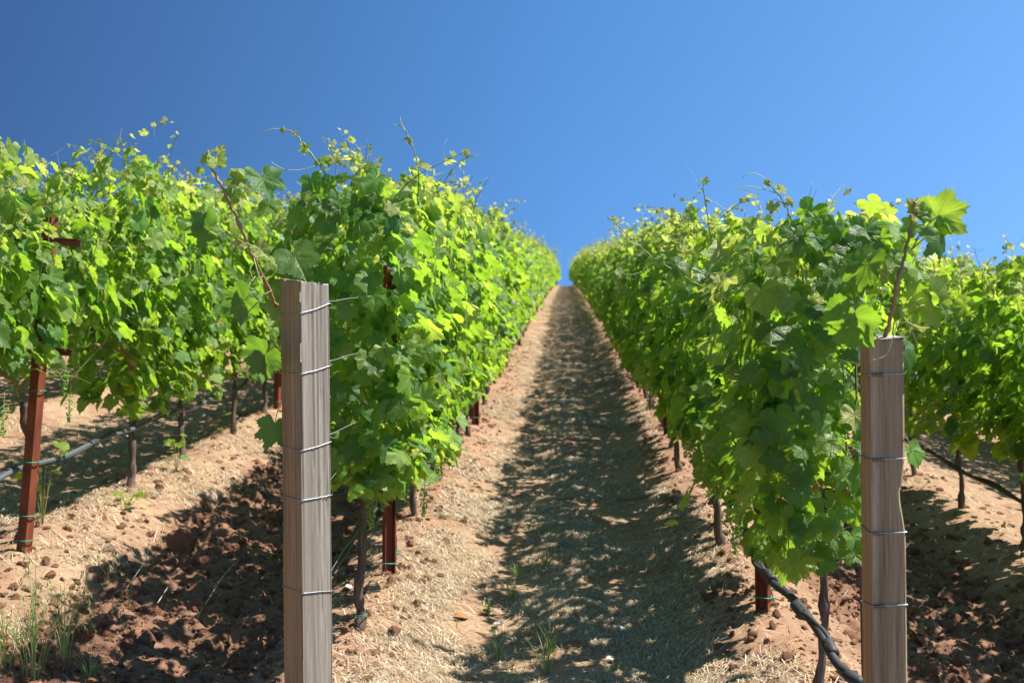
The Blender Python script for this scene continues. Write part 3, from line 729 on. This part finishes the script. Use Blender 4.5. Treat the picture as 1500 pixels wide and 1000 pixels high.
# ------------------------------------------------------------------ drip hoses
def hose(pts, label, rad=.0125, light=False, clips=0, wraps=()):
    t = thing('drip_hose', label, 'hose', tuple(pts[0]), 'black drip hoses along the vine rows'); o0 = np.array(pts[0])
    c = spline(pts, 6)-o0; r = rs(len(pts)); b = MB(); v, f = tube(c, rad, 9); b.add(v, f); b.obj('main_hose', M_hose2 if light else M_hose, t)
    k = np.arange(len(c)); off = np.stack([.016*np.cos(k*.35+1), 0*k, .016*np.sin(k*.35+1)+.004*np.sin(k*.9)], 1)
    b = MB(); v, f = tube(c+off, rad*.62, 7); b.add(v, f); b.obj('second_hose', M_hose, t)
    for wv in wraps:
        i = int(wv*len(c)); b = MB(); j = min(i+2, len(c)-1); d = c[j]-c[i]; d = d/np.linalg.norm(d)
        q = [c[i]+off[i]*.5+d*s for s in np.linspace(-.035, .035, 6)]; v, f = tube(q, [.018, .0205, .0195, .0205, .020, .018], 10); v += r.normal(0, .0008, v.shape); b.add(v, f); b.obj('tape_wrap', M_hose, t)
    for i in range(clips):
        j = int((i+.5)/clips*len(c)*.25)+2; a = np.linspace(0, 5.3, 12); q = np.stack([0*a, .03*np.cos(a), .022*np.sin(a)-.01], 1)+c[j]
        b = MB(); v, f = tube(q, .0028, 5); b.add(v, f); b.obj('clip', M_clip, t)
    return t
def row_hose(row, y0, hgt, sag, xo=.03, y1=95):
    pts = []; y = y0
    while y < y1:
        pts.append((ROWX[row]+xo+.012*math.sin(y*3.3), y, float(gz(ROWX[row], y, False))+hgt-sag*(math.sin(y*math.pi/1.03)**2))); y += .5 if y < 20 else 3
    return pts
hose(row_hose('L2', 3.2, .38, .03, .05), 'sun bleached black hose strung low along the second vine row left of the path', .0135, True, 8, (.02, .045, .07, .1))
hose(row_hose('L1', 4.3, .36, .03, -.06), 'black hose strung low behind the grey left post and the left path row', .0125, False, 0, (.01,))
hose(row_hose('R2', 4.0, .29, .03, -.03), 'black hose running low along the second vine row right of the path', .0125, False, 0)
pr = [P(1300, 1030, 3.45), P(1261, 998, 3.5), P(1227, 972, 3.6), P(1201, 927, 3.75), P(1180, 898, 3.88), P(1157, 872, 4.0), P(1131, 852, 4.15), P(1112, 826, 4.3), P(1101, 800, 4.5), P(1086, 768, 4.9)]
hose([tuple(p) for p in pr]+row_hose('R1', 5.6, .45, .02, -.05), 'thick black hose drooping from the right path row to the foot of the brown post', .0155, False, 0, (.02, .04, .07, .1))

# ------------------------------------------------------------------ thin rod with a wire loop above the right row
bz = g1(.98, 4.05); Pt = P(1249, 320, 4.05)
t = thing('metal_rod', 'thin dark metal rod with a wire curl, its tip above the right path row', 'rod', (Pt[0], Pt[1], bz))
b = MB(); v, f = tube([(0, 0, -.2), (0, 0, Pt[2]-bz)], .0042, 6); b.add(v, f); b.obj('rod', M_wire_dark, t)
b = MB(); a = np.linspace(0, 5, 16); q = np.stack([-.012-.022*np.sin(a*.55)*np.cos(a*.2), 0*a, Pt[2]-bz-.005-.016*a*.8+.02*np.sin(a)], 1); v, f = tube(q, .0013, 4); b.add(v, f)
v, f = tube([(-.004, 0, Pt[2]-bz-.06), (.006, -.004, Pt[2]-bz-.02), (-.002, -.004, Pt[2]-bz+.004)], .003, 5); b.add(v, f); b.obj('wire_curl', M_wire_dark, t)

# ------------------------------------------------------------------ the long shoots that rise over both end posts
def hero(parent, cane_pts, depth, r0, leaves, tendrils, mcane, name='cane'):
    loc = np.array(parent.location)
    b = MB(); pts = spline([P(x, y, depth+dd)-loc for x, y, dd in cane_pts], 5)
    rr = np.linspace(r0, r0*.6, len(pts)); rr[::5] *= 1.6; pts = pts+np.random.RandomState(3).normal(0, .0016, pts.shape); v, f = tube(pts, rr, 8); b.add(v, f); c = b.obj(name, mcane, parent)
    r = rs(len(leaves)*3+7); L = Leaves(); pb = MB()
    view = unit(np.array(Rm @ Vector((0, 0, 1))))
    for (x, y, dd, sz, n, tdir, age_shade, fx, fy) in leaves:
        # x,y: where the stalk meets the blade; n: right, up, towards camera
        p = P(x, y, depth+dd)-loc; rt = np.array(Rm @ Vector((1, 0, 0))); up = np.array(Rm @ Vector((0, 1, 0)))
        nn = n[0]*rt+n[1]*up+n[2]*view; tt = tdir[0]*rt+tdir[1]*up+tdir[2]*view
        L.add(p, nn, tt, sz*.93, age_shade)
        q = P(fx, fy, depth)-loc; mid = (p+q)/2+np.array([0, 0, .012]); v, f = tube(spline([q, mid, p], 4), np.linspace(.0021, .0016, 9), 5); pb = MB(); pb.add(v, f); pb.obj('leaf_stalk', M_petiole, c)
    for i in range(len(L.p)):
        L1_ = Leaves(); L1_.p, L1_.n, L1_.t, L1_.s, L1_.a = ([q[i]] for q in (L.p, L.n, L.t, L.s, L.a)); fb = MB(); L1_.build(fb, 'hi', r); fb.obj('leaf', M_leaf, c)
    for k, tp in enumerate(tendrils):
        b = MB(); q = spline([P(x, y, depth+dd)-loc for x, y, dd in tp], 5); v, f = tube(q, np.linspace(.0016, .0009, len(q)), 4); b.add(v, f); b.obj('tendril', M_tendril, c)
# left post
hero(VINES['L1'][0], [(404, 448, .2), (392, 420, .15), (372, 378, .05), (352, 330, 0), (338, 300, 0), (322, 268, 0), (309, 243, 0)], 3.72, .0068, [
    (318, 240, 0, .050, (.2, .5, .8), (.1, 1, .2), .8, 312, 250), (303, 232, 0, .040, (-.6, .3, .8), (-.3, 1, .1), .9, 310, 246), (322, 222, .02, .032, (.5, .2, .8), (.6, .7, 0), .95, 312, 246),
    (345, 262, .02, .060, (.3, .6, .7), (.5, .2, .3), .6, 335, 290), (340, 285, .0, .052, (-.1, .2, 1), (-.2, -1, .1), .65, 337, 300), (352, 248, .02, .04, (.2, .8, .5), (.4, .8, 0), .8, 340, 290),
    (385, 262, -.02, .098, (.45, .45, .75), (.35, -1, .1), .12, 341, 300), (392, 300, .05, .06, (-.2, .4, .8), (-.1, -1, .2), .35, 372, 280),
    (302, 337, -.02, .100, (.35, .25, -.95), (-1, -.12, .15), .0, 360, 357), (310, 330, .02, .06, (.7, .5, .4), (-.1, 1, .0), .5, 330, 345),  # first leaf: shade painted in by choosing the darkest leaf colour
    (356, 440, -.06, .104, (.3, .3, -.9), (-.75, -.5, .1), .0, 374, 405), (362, 430, -.03, .06, (.6, .4, .6), (.3, -.8, .1), .3, 385, 405),  # first underside darkened in its colour to stand for shade
    (432, 376, -.12, .100, (.1, .62, .75), (.45, -1, .25), .12, 425, 360), (380, 365, .03, .05, (.3, .3, .9), (.7, -.4, .2), .85, 365, 365), (396, 383, .04, .045, (.2, .5, .8), (1, .1, .2), .8, 372, 378),
    (388, 520, -.02, .105, (.3, .2, -.95), (-.6, -.7, .1), .0, 400, 500), (402, 625, .1, .08, (.3, .2, -.9), (-.3, -1, .1), .1, 408, 600), (350, 360, 0, .035, (.2, .3, .9), (.5, .7, 0), .95, 356, 350)],  # first blade's dark tone is painted shade, not leaf age
    [[(372, 378, 0), (378, 400, -.02), (384, 420, -.02), (370, 440, -.02), (352, 462, -.02), (345, 440, 0), (356, 425, 0)],
     [(360, 355, 0), (385, 370, -.03), (392, 395, -.03), (380, 408, -.03), (386, 430, -.03), (398, 425, 0)],
     [(372, 385, 0), (366, 395, -.02), (374, 412, -.02), (380, 398, -.02)]], M_cane)
# long tip that arches left above the left row
hero(VINES['L1'][0], [(500, 320, .1), (492, 278, .05), (478, 256, 0), (456, 225, 0), (438, 203, 0), (425, 192, 0), (412, 188, 0)], 4.25, .0032, [
    (447, 215, 0, .034, (-.4, .2, .8), (-.2, -1, 0), .85, 450, 219), (432, 195, 0, .018, (0, .3, .9), (.5, -.4, 0), .95, 434, 200), (414, 190, 0, .014, (.3, .3, .9), (0, -1, 0), .9, 416, 189),
    (470, 235, 0, .055, (-.3, .5, .8), (.1, 1, 0), .6, 476, 254), (492, 235, 0, .040, (.2, .2, .9), (.1, 1, .1), .95, 492, 258), (480, 270, -.03, .07, (-.5, .4, .7), (-.6, -.5, .2), .25, 488, 275)],
    [[(414, 189, 0), (400, 189, 0), (388, 193, 0), (382, 200, 0)], [(462, 243, 0), (440, 249, 0), (418, 248, 0), (404, 242, 0), (397, 236, 0)]], M_shoot, 'shoot')
hero(VINES['L1'][0], [(612, 300, .1), (613, 256, 0), (610, 232, 0), (604, 212, 0), (596, 196, 0), (585, 182, 0)], 4.5, .0028, [
    (617, 240, 0, .026, (.2, .2, .9), (.6, -.8, 0), .95, 612, 246), (600, 206, 0, .018, (0, .3, .9), (-.2, -1, 0), .95, 603, 208), (596, 202, 0, .013, (0, .3, .9), (-.8, 0, 0), .95, 600, 204)],
    [[(596, 196, 0), (588, 180, 0), (586, 172, 0)], [(602, 207, 0), (590, 204, 0), (582, 212, 0), (580, 220, 0)], [(590, 186, 0), (582, 183, 0), (577, 183, 0)]], M_shoot, 'shoot')
# right post
hero(VINES['R1'][0], [(1292, 505, .12), (1300, 482, .1), (1308, 452, .05), (1313, 425, 0), (1318, 398, 0), (1328, 362, 0), (1333, 340, 0), (1337, 315, .0), (1341, 296, 0)], 3.05, .0062, [
    (1340, 330, 0, .050, (-.3, .3, .9), (-.8, -.2, .2), .55, 1332, 345), (1345, 318, 0, .045, (.2, .6, .8), (-.2, 1, 0), .7, 1338, 320), (1338, 300, 0, .030, (-.3, .4, .8), (-.5, .8, 0), .95, 1340, 300), (1352, 312, 0, .042, (.2, .1, .9), (.8, -.4, .3), .35, 1340, 312),
    (1372, 318, .03, .112, (-.25, -.25, .9), (1, .35, .1), .62, 1335, 366), (1375, 345, -.02, .074, (.5, .35, .8), (.35, -1, .2), .08, 1335, 366), (1382, 330, .02, .05, (.8, .4, .3), (.7, .2, .1), .2, 1340, 352),
    (1362, 437, .03, .105, (.15, -.3, .95), (.32, -1, .1), .62, 1330, 452), (1350, 445, .05, .07, (-.3, -.2, .9), (-.8, .5, .0), .6, 1318, 455), (1385, 455, .06, .05, (.8, .3, .5), (.6, -.6, .1), .15, 1340, 450),
    (1268, 388, -.02, .105, (-.75, .35, .5), (-.35, -1, .1), .18, 1306, 415), (1262, 380, .04, .085, (-.5, .75, .3), (-.9, .5, .1), .25, 1300, 412), (1248, 465, -.03, .11, (-.5, -.3, .75), (-.45, -1, .1), .2, 1290, 500),
    (1252, 462, .03, .08, (-.3, .75, .5), (-1, .25, .2), .15, 1280, 492), (1330, 395, .06, .05, (.1, .4, .9), (.6, -.6, 0), .6, 1322, 400), (1300, 395, .05, .05, (-.3, .4, .8), (-.4, .8, 0), .6, 1312, 420),
    (1326, 510, .1, .078, (.35, .4, .85), (.35, -1, .1), .1, 1322, 500), (1335, 660, .35, .06, (.5, .4, .7), (.4, -1, .1), .4, 1325, 640)],
    [[(1320, 440, 0), (1322, 462, -.03), (1335, 475, -.03), (1350, 480, -.03), (1362, 480, -.03)], [(1318, 445, 0), (1328, 470, -.03), (1338, 490, -.03), (1345, 508, -.03)],
     [(1336, 482, -.03), (1330, 495, -.03), (1322, 505, -.03)], [(1316, 470, -.05), (1306, 500, -.06), (1298, 520, -.06), (1275, 528, -.06)], [(1341, 296, 0), (1346, 288, 0), (1350, 292, 0)]], M_cane)
hero(VINES['R1'][0], [(1178, 420, .15), (1172, 380, .05), (1166, 345, 0), (1158, 318, 0), (1148, 298, 0), (1138, 282, 0), (1126, 268, 0)], 3.85, .0032, [
    (1142, 277, 0, .032, (.1, .4, .8), (1, .15, 0), .95, 1139, 280), (1133, 302, 0, .036, (-.4, .2, .8), (-.3, -1, 0), .9, 1148, 298), (1156, 293, 0, .03, (.2, .3, .8), (.9, 0, 0), 1.0, 1150, 300), (1125, 266, 0, .02, (0, .3, .9), (-.4, -.8, 0), .9, 1128, 270),
    (1168, 340, 0, .075, (-.1, .2, .9), (.4, -1, .1), .7, 1166, 335), (1185, 325, .03, .05, (.3, .6, .6), (.7, .3, 0), .6, 1166, 335)],
    [[(1128, 270, 0), (1118, 260, 0), (1105, 254, 0), (1092, 256, 0), (1088, 261, 0)], [(1136, 283, 0), (1118, 277, 0), (1096, 273, 0), (1078, 277, 0), (1070, 281, 0)],
     [(1162, 325, 0), (1175, 306, 0), (1186, 285, 0), (1190, 268, 0)], [(1150, 300, 0), (1135, 292, 0), (1130, 300, 0), (1127, 308, 0)]], M_shoot, 'shoot')
hero(VINES['R1'][2], [(1040, 350, .1), (1038, 325, 0), (1034, 300, 0), (1031, 280, 0), (1029, 262, 0)], 5.6, .0034, [
    (1032, 264, 0, .03, (0, .4, .8), (.3, -1, 0), .95, 1030, 266), (1036, 292, 0, .02, (0, .4, .8), (.8, -.2, 0), .95, 1034, 298)],
    [[(1030, 280, 0), (1022, 268, 0), (1012, 252, 0), (1005, 243, 0)], [(1033, 292, 0), (1046, 296, 0), (1060, 305, 0), (1070, 312, 0), (1080, 322, 0)]], M_shoot, 'shoot')
# arching shoot reaching over the path from the right row
hero(VINES['R1'][1], [(1100, 455, .3), (1060, 435, .15), (1020, 415, .05), (985, 395, 0), (950, 372, 0), (925, 350, 0), (905, 330, 0), (890, 318, 0)], 4.9, .003, [
    (965, 378, 0, .05, (-.2, .5, .8), (-.1, -1, 0), .75, 968, 384), (1035, 402, -.05, .10, (.1, .6, .75), (.35, -1, .2), .12, 1040, 424), (990, 385, 0, .08, (-.1, .6, .7), (.6, -.6, .1), .15, 995, 401),
    (1025, 430, -.03, .06, (-.3, .1, .9), (-.3, -1, 0), .7, 1030, 420), (900, 322, 0, .03, (0, .5, .7), (.5, .3, 0), .95, 900, 326), (930, 352, 0, .04, (0, .5, .7), (.5, -.5, 0), .9, 928, 353)],
    [[(956, 385, 0), (940, 398, 0), (925, 402, 0), (912, 400, 0), (908, 392, 0)], [(940, 398, 0), (922, 404, 0), (903, 408, 0)], [(905, 330, 0), (893, 321, 0), (884, 321, 0)]], M_shoot, 'shoot')

# ------------------------------------------------------------------ clods, straw, grass
import bmesh
def ico(sub):
    bm = bmesh.new(); bmesh.ops.create_icosphere(bm, subdivisions=sub, radius=1); V = np.array([v.co for v in bm.verts]); F = np.array([[v.index for v in f.verts] for f in bm.faces]); bm.free(); return V, F
I1, I2, I3 = ico(1), ico(2), ico(3)
def rock(ic, r, rough=.3):
    V, F = ic; s = r.randint(1000)
    d = 1+rough*(fbm(V[:, 0]*1.6+V[:, 2]*1.1+9, V[:, 1]*1.6-V[:, 2]*.9+5, s, 4, .6))+.22*fbm(V[:, 0]*4+V[:, 2]*3, V[:, 1]*4-V[:, 2]*3, s+7, 3, .6)
    W = V*d[:, None]
    for _ in range(7):   # broken faces
        n = unit(r.normal(0, 1, 3)); h = r.uniform(.45, .85); t = W@n; W = W-np.maximum(t-h, 0)[:, None]*n*.85
    W = W+r.normal(0, .022 if len(V) > 100 else .05, W.shape)
    return W*r.uniform(.65, 1.25, 3), F
rk = rs(9); T3 = [rock(I3, rk, .5) for _ in range(6)]; T2 = [rock(I2, rk, .5) for _ in range(8)]; T1 = [rock(I1, rk, .4) for _ in range(8)]
cb = MB()
def scatter(n, xr, yr, smin, smax, pw, tint, test=None):
    for _ in range(n):
        x = rk.uniform(*xr); y = yr[0]+(yr[1]-yr[0])*rk.rand()**1.6
        if test and rk.rand() > test(x, y): continue
        s = smin*(smax/smin)**(rk.rand()**pw)
        T = T3 if s > .014 and y < 9 else T2 if s > .009 else T1; V, F = T[rk.randint(len(T))]
        a = rk.uniform(0, 6.28); c, q = math.cos(a), math.sin(a); V = V*s; V = np.stack([V[:, 0]*c-V[:, 1]*q, V[:, 0]*q+V[:, 1]*c, V[:, 2]*.8], 1)
        if rk.rand() < .5: V = V[:, [0, 2, 1]]; F = F[:, ::-1]
        cb.add(V+np.array([x, y, g1(x, y)+s*rk.uniform(-.35, .3)]), F, np.array([0, 0, tint*rk.rand(), 0]))
inpl = lambda x, y: float(plough(np.array(x))) * .98+.02
scatter(11000, (-2.35, -1.0), (3.2, 17), .006, .05, 3.8, .5, inpl)
scatter(7500, (1.1, 2.5), (2.9, 14), .006, .05, 3.8, .5, inpl)
scatter(12000, (-2.35, -1.0), (3.2, 9), .004, .016, 1.4, .9, inpl)
scatter(8000, (1.1, 2.45), (2.9, 9), .004, .016, 1.4, .9, inpl)
scatter(5000, (-1.15, -.62), (3.6, 22), .004, .03, 3.4, .6)
scatter(5000, (.64, 1.15), (3.4, 22), .004, .03, 3.4, .6)
scatter(4500, (-3.0, -2.1), (4, 16), .003, .03, 3.0, .8)
scatter(3000, (2.2, 3.0), (4, 16), .003, .03, 3.0, .8)
scatter(700, (-.6, .55), (3.6, 16), .003, .012, 2.0, .9)
tag(cb.obj('soil_clods', M_clod, None, False), 'crumbled reddish brown soil clods turned up in the alleys and berms', 'soil clods', None, 'stuff')
for i, (px, py, d, s) in enumerate([(272, 720, 6.0, .085), (297, 722, 5.9, .05)]):
    p = P(px, py, d); V, F = rock(I3, rk, .6); b = MB(); b.add(V*s, F, np.array([0, 0, .5, 0])); o = b.obj('soil_clod', M_clod, None, False, (p[0], p[1], g1(p[0], p[1])+s*.3))
    tag(o, ['large angular earth clod at the edge of the ploughed left alley', 'smaller earth clod lying right of the large angular clod'][i], 'soil clod')

def blades(mb, P0, ang, ln, wd, lift, tint, bend, r):
    """flat lying or standing thin blades: arrays of equal length"""
    n = len(ang); d = np.stack([np.cos(ang), np.sin(ang), np.zeros(n)], 1); s = np.stack([-np.sin(ang+bend*.5), np.cos(ang+bend*.5), np.zeros(n)], 1)
    d2 = np.stack([np.cos(ang+bend), np.sin(ang+bend), np.zeros(n)], 1)
    p1 = P0+d*(ln*.5)[:, None]; p2 = p1+d2*(ln*.5)[:, None]
    z = lambda p, h: np.stack([p[:, 0], p[:, 1], gz(p[:, 0], p[:, 1])+h], 1)
    q0, q1, q2 = z(P0, lift[0]), z(p1, lift[1]), z(p2, lift[2]); hw = (s*wd[:, None]*.5); up = np.array([0, 0, .4])*wd[:, None]
    V = np.stack([q0-hw, q0+hw, q1-hw+up, q1+hw+up, q2-hw*.6, q2+hw*.6], 1)
    F = np.array([(0, 1, 3), (0, 3, 2), (2, 3, 5), (2, 5, 4)])
    f = F[None]+(np.arange(n)*6)[:, None, None]; a = np.zeros((n, 6, 4)); a[..., 2] = tint[:, None]
    mb.add(V.reshape(-1, 3), f.reshape(-1, 3), a.reshape(-1, 4))
def straw(n, xr, yr, pw, thin=None, wmul=1.0, seed=1):
    r = rs(seed); x = r.uniform(xr[0], xr[1], n); y = yr[0]+(yr[1]-yr[0])*r.rand(n)**pw
    keep = r.rand(n) < np.clip(.40+4.2*fbm(x*2.6, y*1.9, 55, 4, .6), .05, 1)
    if thin is not None: keep &= r.rand(n) < thin(x, y)
    x, y = x[keep], y[keep]; n = len(x); big = r.rand(n)**2.2
    ln = .025+.12*big; wd = (.0013+.0022*r.rand(n))*wmul
    blades(sb, np.stack([x, y, 0*x], 1), r.uniform(0, 6.28, n), ln*(1+.3*(wmul-1)), wd, (r.uniform(.001, .010, n), r.uniform(.003, .018, n), r.uniform(.001, .014, n)), np.clip(r.normal(.56, .28, n), 0, 1), r.normal(0, .35, n), r)
sb = MB()
path = lambda x, y: (1-.6*np.exp(-((x+.32)/.16)**2))*(1-.6*np.exp(-((np.abs(x)-.82)/.1)**2))
straw(90000, (-.85, .85), (3.3, 8), 1.15, path, 1.0, 1)
straw(75000, (-.85, .85), (7, 18), 1.2, path, 1.7, 2)
straw(30000, (-.8, .8), (17, 60), 1.3, None, 4, 3)
straw(30000, (-3.3, -2.2), (4.4, 12), 1.2, None, 1.1, 4)
straw(24000, (-4.6, -3.0), (4.8, 14), 1.2, None, 1.4, 5)
straw(9000, (.6, 1.15), (3.2, 12), 1.2, None, 1.2, 6)
straw(26000, (2.4, 4.7), (4, 14), 1.2, None, 1.5, 7)
straw(2600, (-2.3, -1.1), (3.3, 9), 1.1, None, 1.1, 8)
straw(2600, (1.1, 2.4), (3.0, 9), 1.1, None, 1.1, 9)
straw(8000, (-1.1, -.6), (3.4, 12), 1.2, None, 1.1, 10)
tag(sb.obj('straw', M_straw), 'pale dry cut straw littering the path and the row edges', 'straw', None, 'stuff')

def tuft(name, label, x, y, n, h, spread, dry, wd=.004, seed=0, seedheads=0, cat='grass tuft', group='green grass tufts sprouting along the path'):
    r = rs(seed+100); b = MB(); shs = []
    for i in range(n):
        a = r.uniform(0, 6.28); L = h*r.uniform(.45, 1.05); lean = spread*r.uniform(.1, 1)**.7*1.6; d = np.array([math.cos(a), math.sin(a), 0]); s = np.array([-d[1], d[0], 0])
        p0 = d*r.uniform(0, .03)*max(1, h*3); K = 6; tn = 1-.2*r.rand() if r.rand() < dry else r.uniform(0, .6); V = []
        for k in range(K+1):
            t = k/K; c = p0+d*lean*L*t*t+np.array([0, 0, L*(t-.25*lean*t*t)]); w_ = wd*(1-t**2*.9)*.5; V += [c-s*w_, c+s*w_]
        F = []
        for k in range(K): F += [(2*k, 2*k+1, 2*k+3), (2*k, 2*k+3, 2*k+2)]
        b.add(V, F, np.array([0, 0, tn, 0]))
        if i < seedheads:
            sh = MB(); shs.append(sh); tip = np.array(V[-1])
            for k in range(9):
                q = tip+np.array([r.normal(0, .012), r.normal(0, .012), -k*.016+.01]); dd = unit(np.array([r.normal(0, .4), r.normal(0, .4), -1]))
                v, f = tube([tip if k == 0 else q0, q, q+dd*.008, q+dd*.02], [.0006, .0007, .0026, .0005], 4); q0 = q; sh.add(v, f, np.array([0, 0, .55, 0]))
    z = g1(x, y)
    t = thing(name, label, cat, (x, y, z-.005), group); b.obj('blades', M_grass, t)
    for sh in shs: sh.obj('seed_head', M_grass, t)
    return t
def at_ground(px, py):
    """where the view ray through a pixel meets the ground"""
    for d in np.arange(2.5, 40, .02):
        p = P(px, py, d)
        if p[2] < float(gz(p[0], p[1], False)): return p
    return p
TUF = [(579, 'x')]
tufts = [(730, 965, .16, 9, 'leaning grass blades at the near end of the path'), (800, 985, .20, 16, 'tall grass clump at the bottom centre of the path'), (808, 960, .22, 8, 'single tall bent grass sprout behind the bottom clump'),
         (716, 898, .09, 14, 'small bright grass tuft beside the dried brown leaf'), (748, 880, .15, 16, 'upright grass tuft just uphill of the small bright tuft'), (757, 845, .12, 14, 'short grass tuft in the sunlit middle of the path'),
         (800, 832, .16, 22, 'dense grass tuft at the shade edge mid path'), (795, 782, .09, 8, 'sparse grass sprout above the dense tuft'), (775, 780, .08, 8, 'tiny grass sprout in the sun above the dense tuft'),
         (798, 640, .12, 16, 'distant grass tuft in the path shade'), (795, 660, .1, 10, 'low distant grass tuft below its taller neighbour'), (905, 985, .08, 8, 'faint grass sprout in the shaded right part of the path'),
         (796, 560, .14, 18, 'faraway grass patch on the path centre line'), (797, 520, .14, 16, 'faraway grass patch high up the path'), (1000, 975, .07, 6, 'small sprout near the berm of the right row')]
for i, (px, py, h, n, lab) in enumerate(tufts):
    p = at_ground(px, py); tuft('grass_tuft', lab, p[0], p[1], int(n*1.5), h, .5, .2, .0038, i)
for i, (px, py, h, n, sd, lab) in enumerate([(50, 1010, .56, 42, 14, 'tall wild oat clump with seed heads at the lower left corner'), (92, 1000, .52, 26, 12, 'wild oat clump standing right of the corner clump'), (8, 1000, .42, 30, 6, 'half dry grass clump at the extreme left edge'),
                                             (130, 1010, .2, 40, 0, 'low spreading grass clump on the shaded ploughed soil'), (25, 950, .16, 18, 0, 'small grass clump behind the wild oats')]):
    p = at_ground(px, py); tuft('wild_oats', lab, p[0], p[1], n, h, .5 if h > .25 else .9, .55, .0034, 40+i, sd, 'wild grass', 'wild grasses in the lower left corner')
# dry grass stems lying in the ploughed alley
for i, (a, b_) in enumerate([((185, 885), (245, 840)), ((300, 910), (350, 865)), ((230, 915), (262, 875)), ((600+480, 975), (1075, 950))][:3]):
    p = at_ground(*a); q = at_ground(*b_); m = (p+q)/2; m[2] = g1(m[0], m[1])+.09; p[2] = g1(p[0], p[1])+.04; q[2] = g1(q[0], q[1])+.10
    b = MB(); v, f = tube(spline([p, m, q], 5), np.linspace(.0022, .001, 11), 4); b.add(v, f, np.array([0, 0, .95, 0])); tag(b.obj('dry_weed', M_straw), ['thick pale dry stem slanting over shaded clods in the left alley', 'thin dry stem lying nearest the grey post in the left alley', 'short dry stem between the two longer ones in the left alley'][i], 'dry stem', 'dry stems on the ploughed soil')

# young leafy suckers at the feet of the second left row
def sprout(label, px, py, n, spread, h, seed, size=.035, d=None):
    p = at_ground(px, py); r = rs(seed); t = thing('vine_sucker', label, 'sprout', (p[0], p[1], g1(p[0], p[1])), 'low leafy vine suckers'); b = MB(); L = Leaves()
    for i in range(n):
        a = r.uniform(0, 6.28); rr = spread*r.uniform(.2, 1); q = np.array([math.cos(a)*rr, math.sin(a)*rr*.6, h*r.uniform(.3, 1)])
        v, f = tube(spline([(0, 0, -.01), q*np.array([.5, .5, .8]), q], 4), .0014, 4); b.add(v, f)
        L.add(q, np.array([r.normal(0, .4), r.normal(-.4, .3), 1]), np.array([math.cos(a), math.sin(a)-.3, -.2]), size*r.uniform(.7, 1.2), r.uniform(.4, .75))
    b.obj('stems', M_petiole, t); fb = MB(); L.build(fb, 'near', r); fb.obj('leaves', M_leaf, t)
sprout('low bright green sucker spreading right of a second row trunk', 185, 742, 11, .17, .10, 1)
sprout('upright leafy sucker at a trunk foot further up the second left row', 258, 690, 8, .09, .26, 2, .04)
sprout('leafy sucker climbing beside the nearest rusty stake at left', 62, 770, 14, .13, .52, 3, .05)
sprout('small leaved shoot arching over the left berm near the grey post', 300, 640, 8, .25, .2, 4, .03)
# fallen leaf and pale chips
def flat_bit(name, label, px, py, size, m, seed, cat):
    p = at_ground(px, py); r = rs(seed); L = Leaves(); L.add(np.array([0, 0, .012]), np.array([.2, -.3, 1]), unit(r.normal(0, 1, 3)), size, .5)
    b = MB(); L.build(b, 'near', r); o = b.obj(name, m, None, True, (p[0], p[1], g1(p[0], p[1])+.008)); tag(o, label, cat)
flat_bit('dry_leaf', 'curled brown dry leaf on the sunlit path beside the small tuft', 674, 908, .045, M_dryleaf, 3, 'dry leaf')
flat_bit('dry_leaf', 'second brown dry leaf at the foot of the small bright tuft', 713, 900, .028, M_dryleaf, 4, 'dry leaf')
flat_bit('dry_leaf', 'orange brown dry leaf in the shade right of the brown post', 1345, 950, .04, M_dryleaf, 5, 'dry leaf')
for i, (px, py, s, lab) in enumerate([(510, 864, .024, 'white chip on the soil between the grey post and first trunk'), (728, 920, .02, 'white chip next to the small bright grass tuft'), (912, 925, .03, 'pale flake lying in the path shade'), (893, 972, .022, 'pale flake near the bottom of the path shade')]):
    flat_bit('pale_chip', lab, px, py, s, M_chip, 20+i, 'chip')
# green tie scraps on the ground and round the first trunks
for i, (row, k) in enumerate((('L1', 0), ('L1', 1), ('R1', 1), ('R1', 2))):
    t = VINES[row][k]; b = MB(); a = np.linspace(0, 6.6, 14); v, f = tube(np.stack([.027*np.cos(a), .027*np.sin(a), .06+.002*a], 1), .003, 4); b.add(v, f)
    v, f = tube([(.027, 0, .06), (.05, -.01, .055), (.06, -.02, .04)], .002, 4); b.add(v, f); b.obj('tie', M_tie, t)
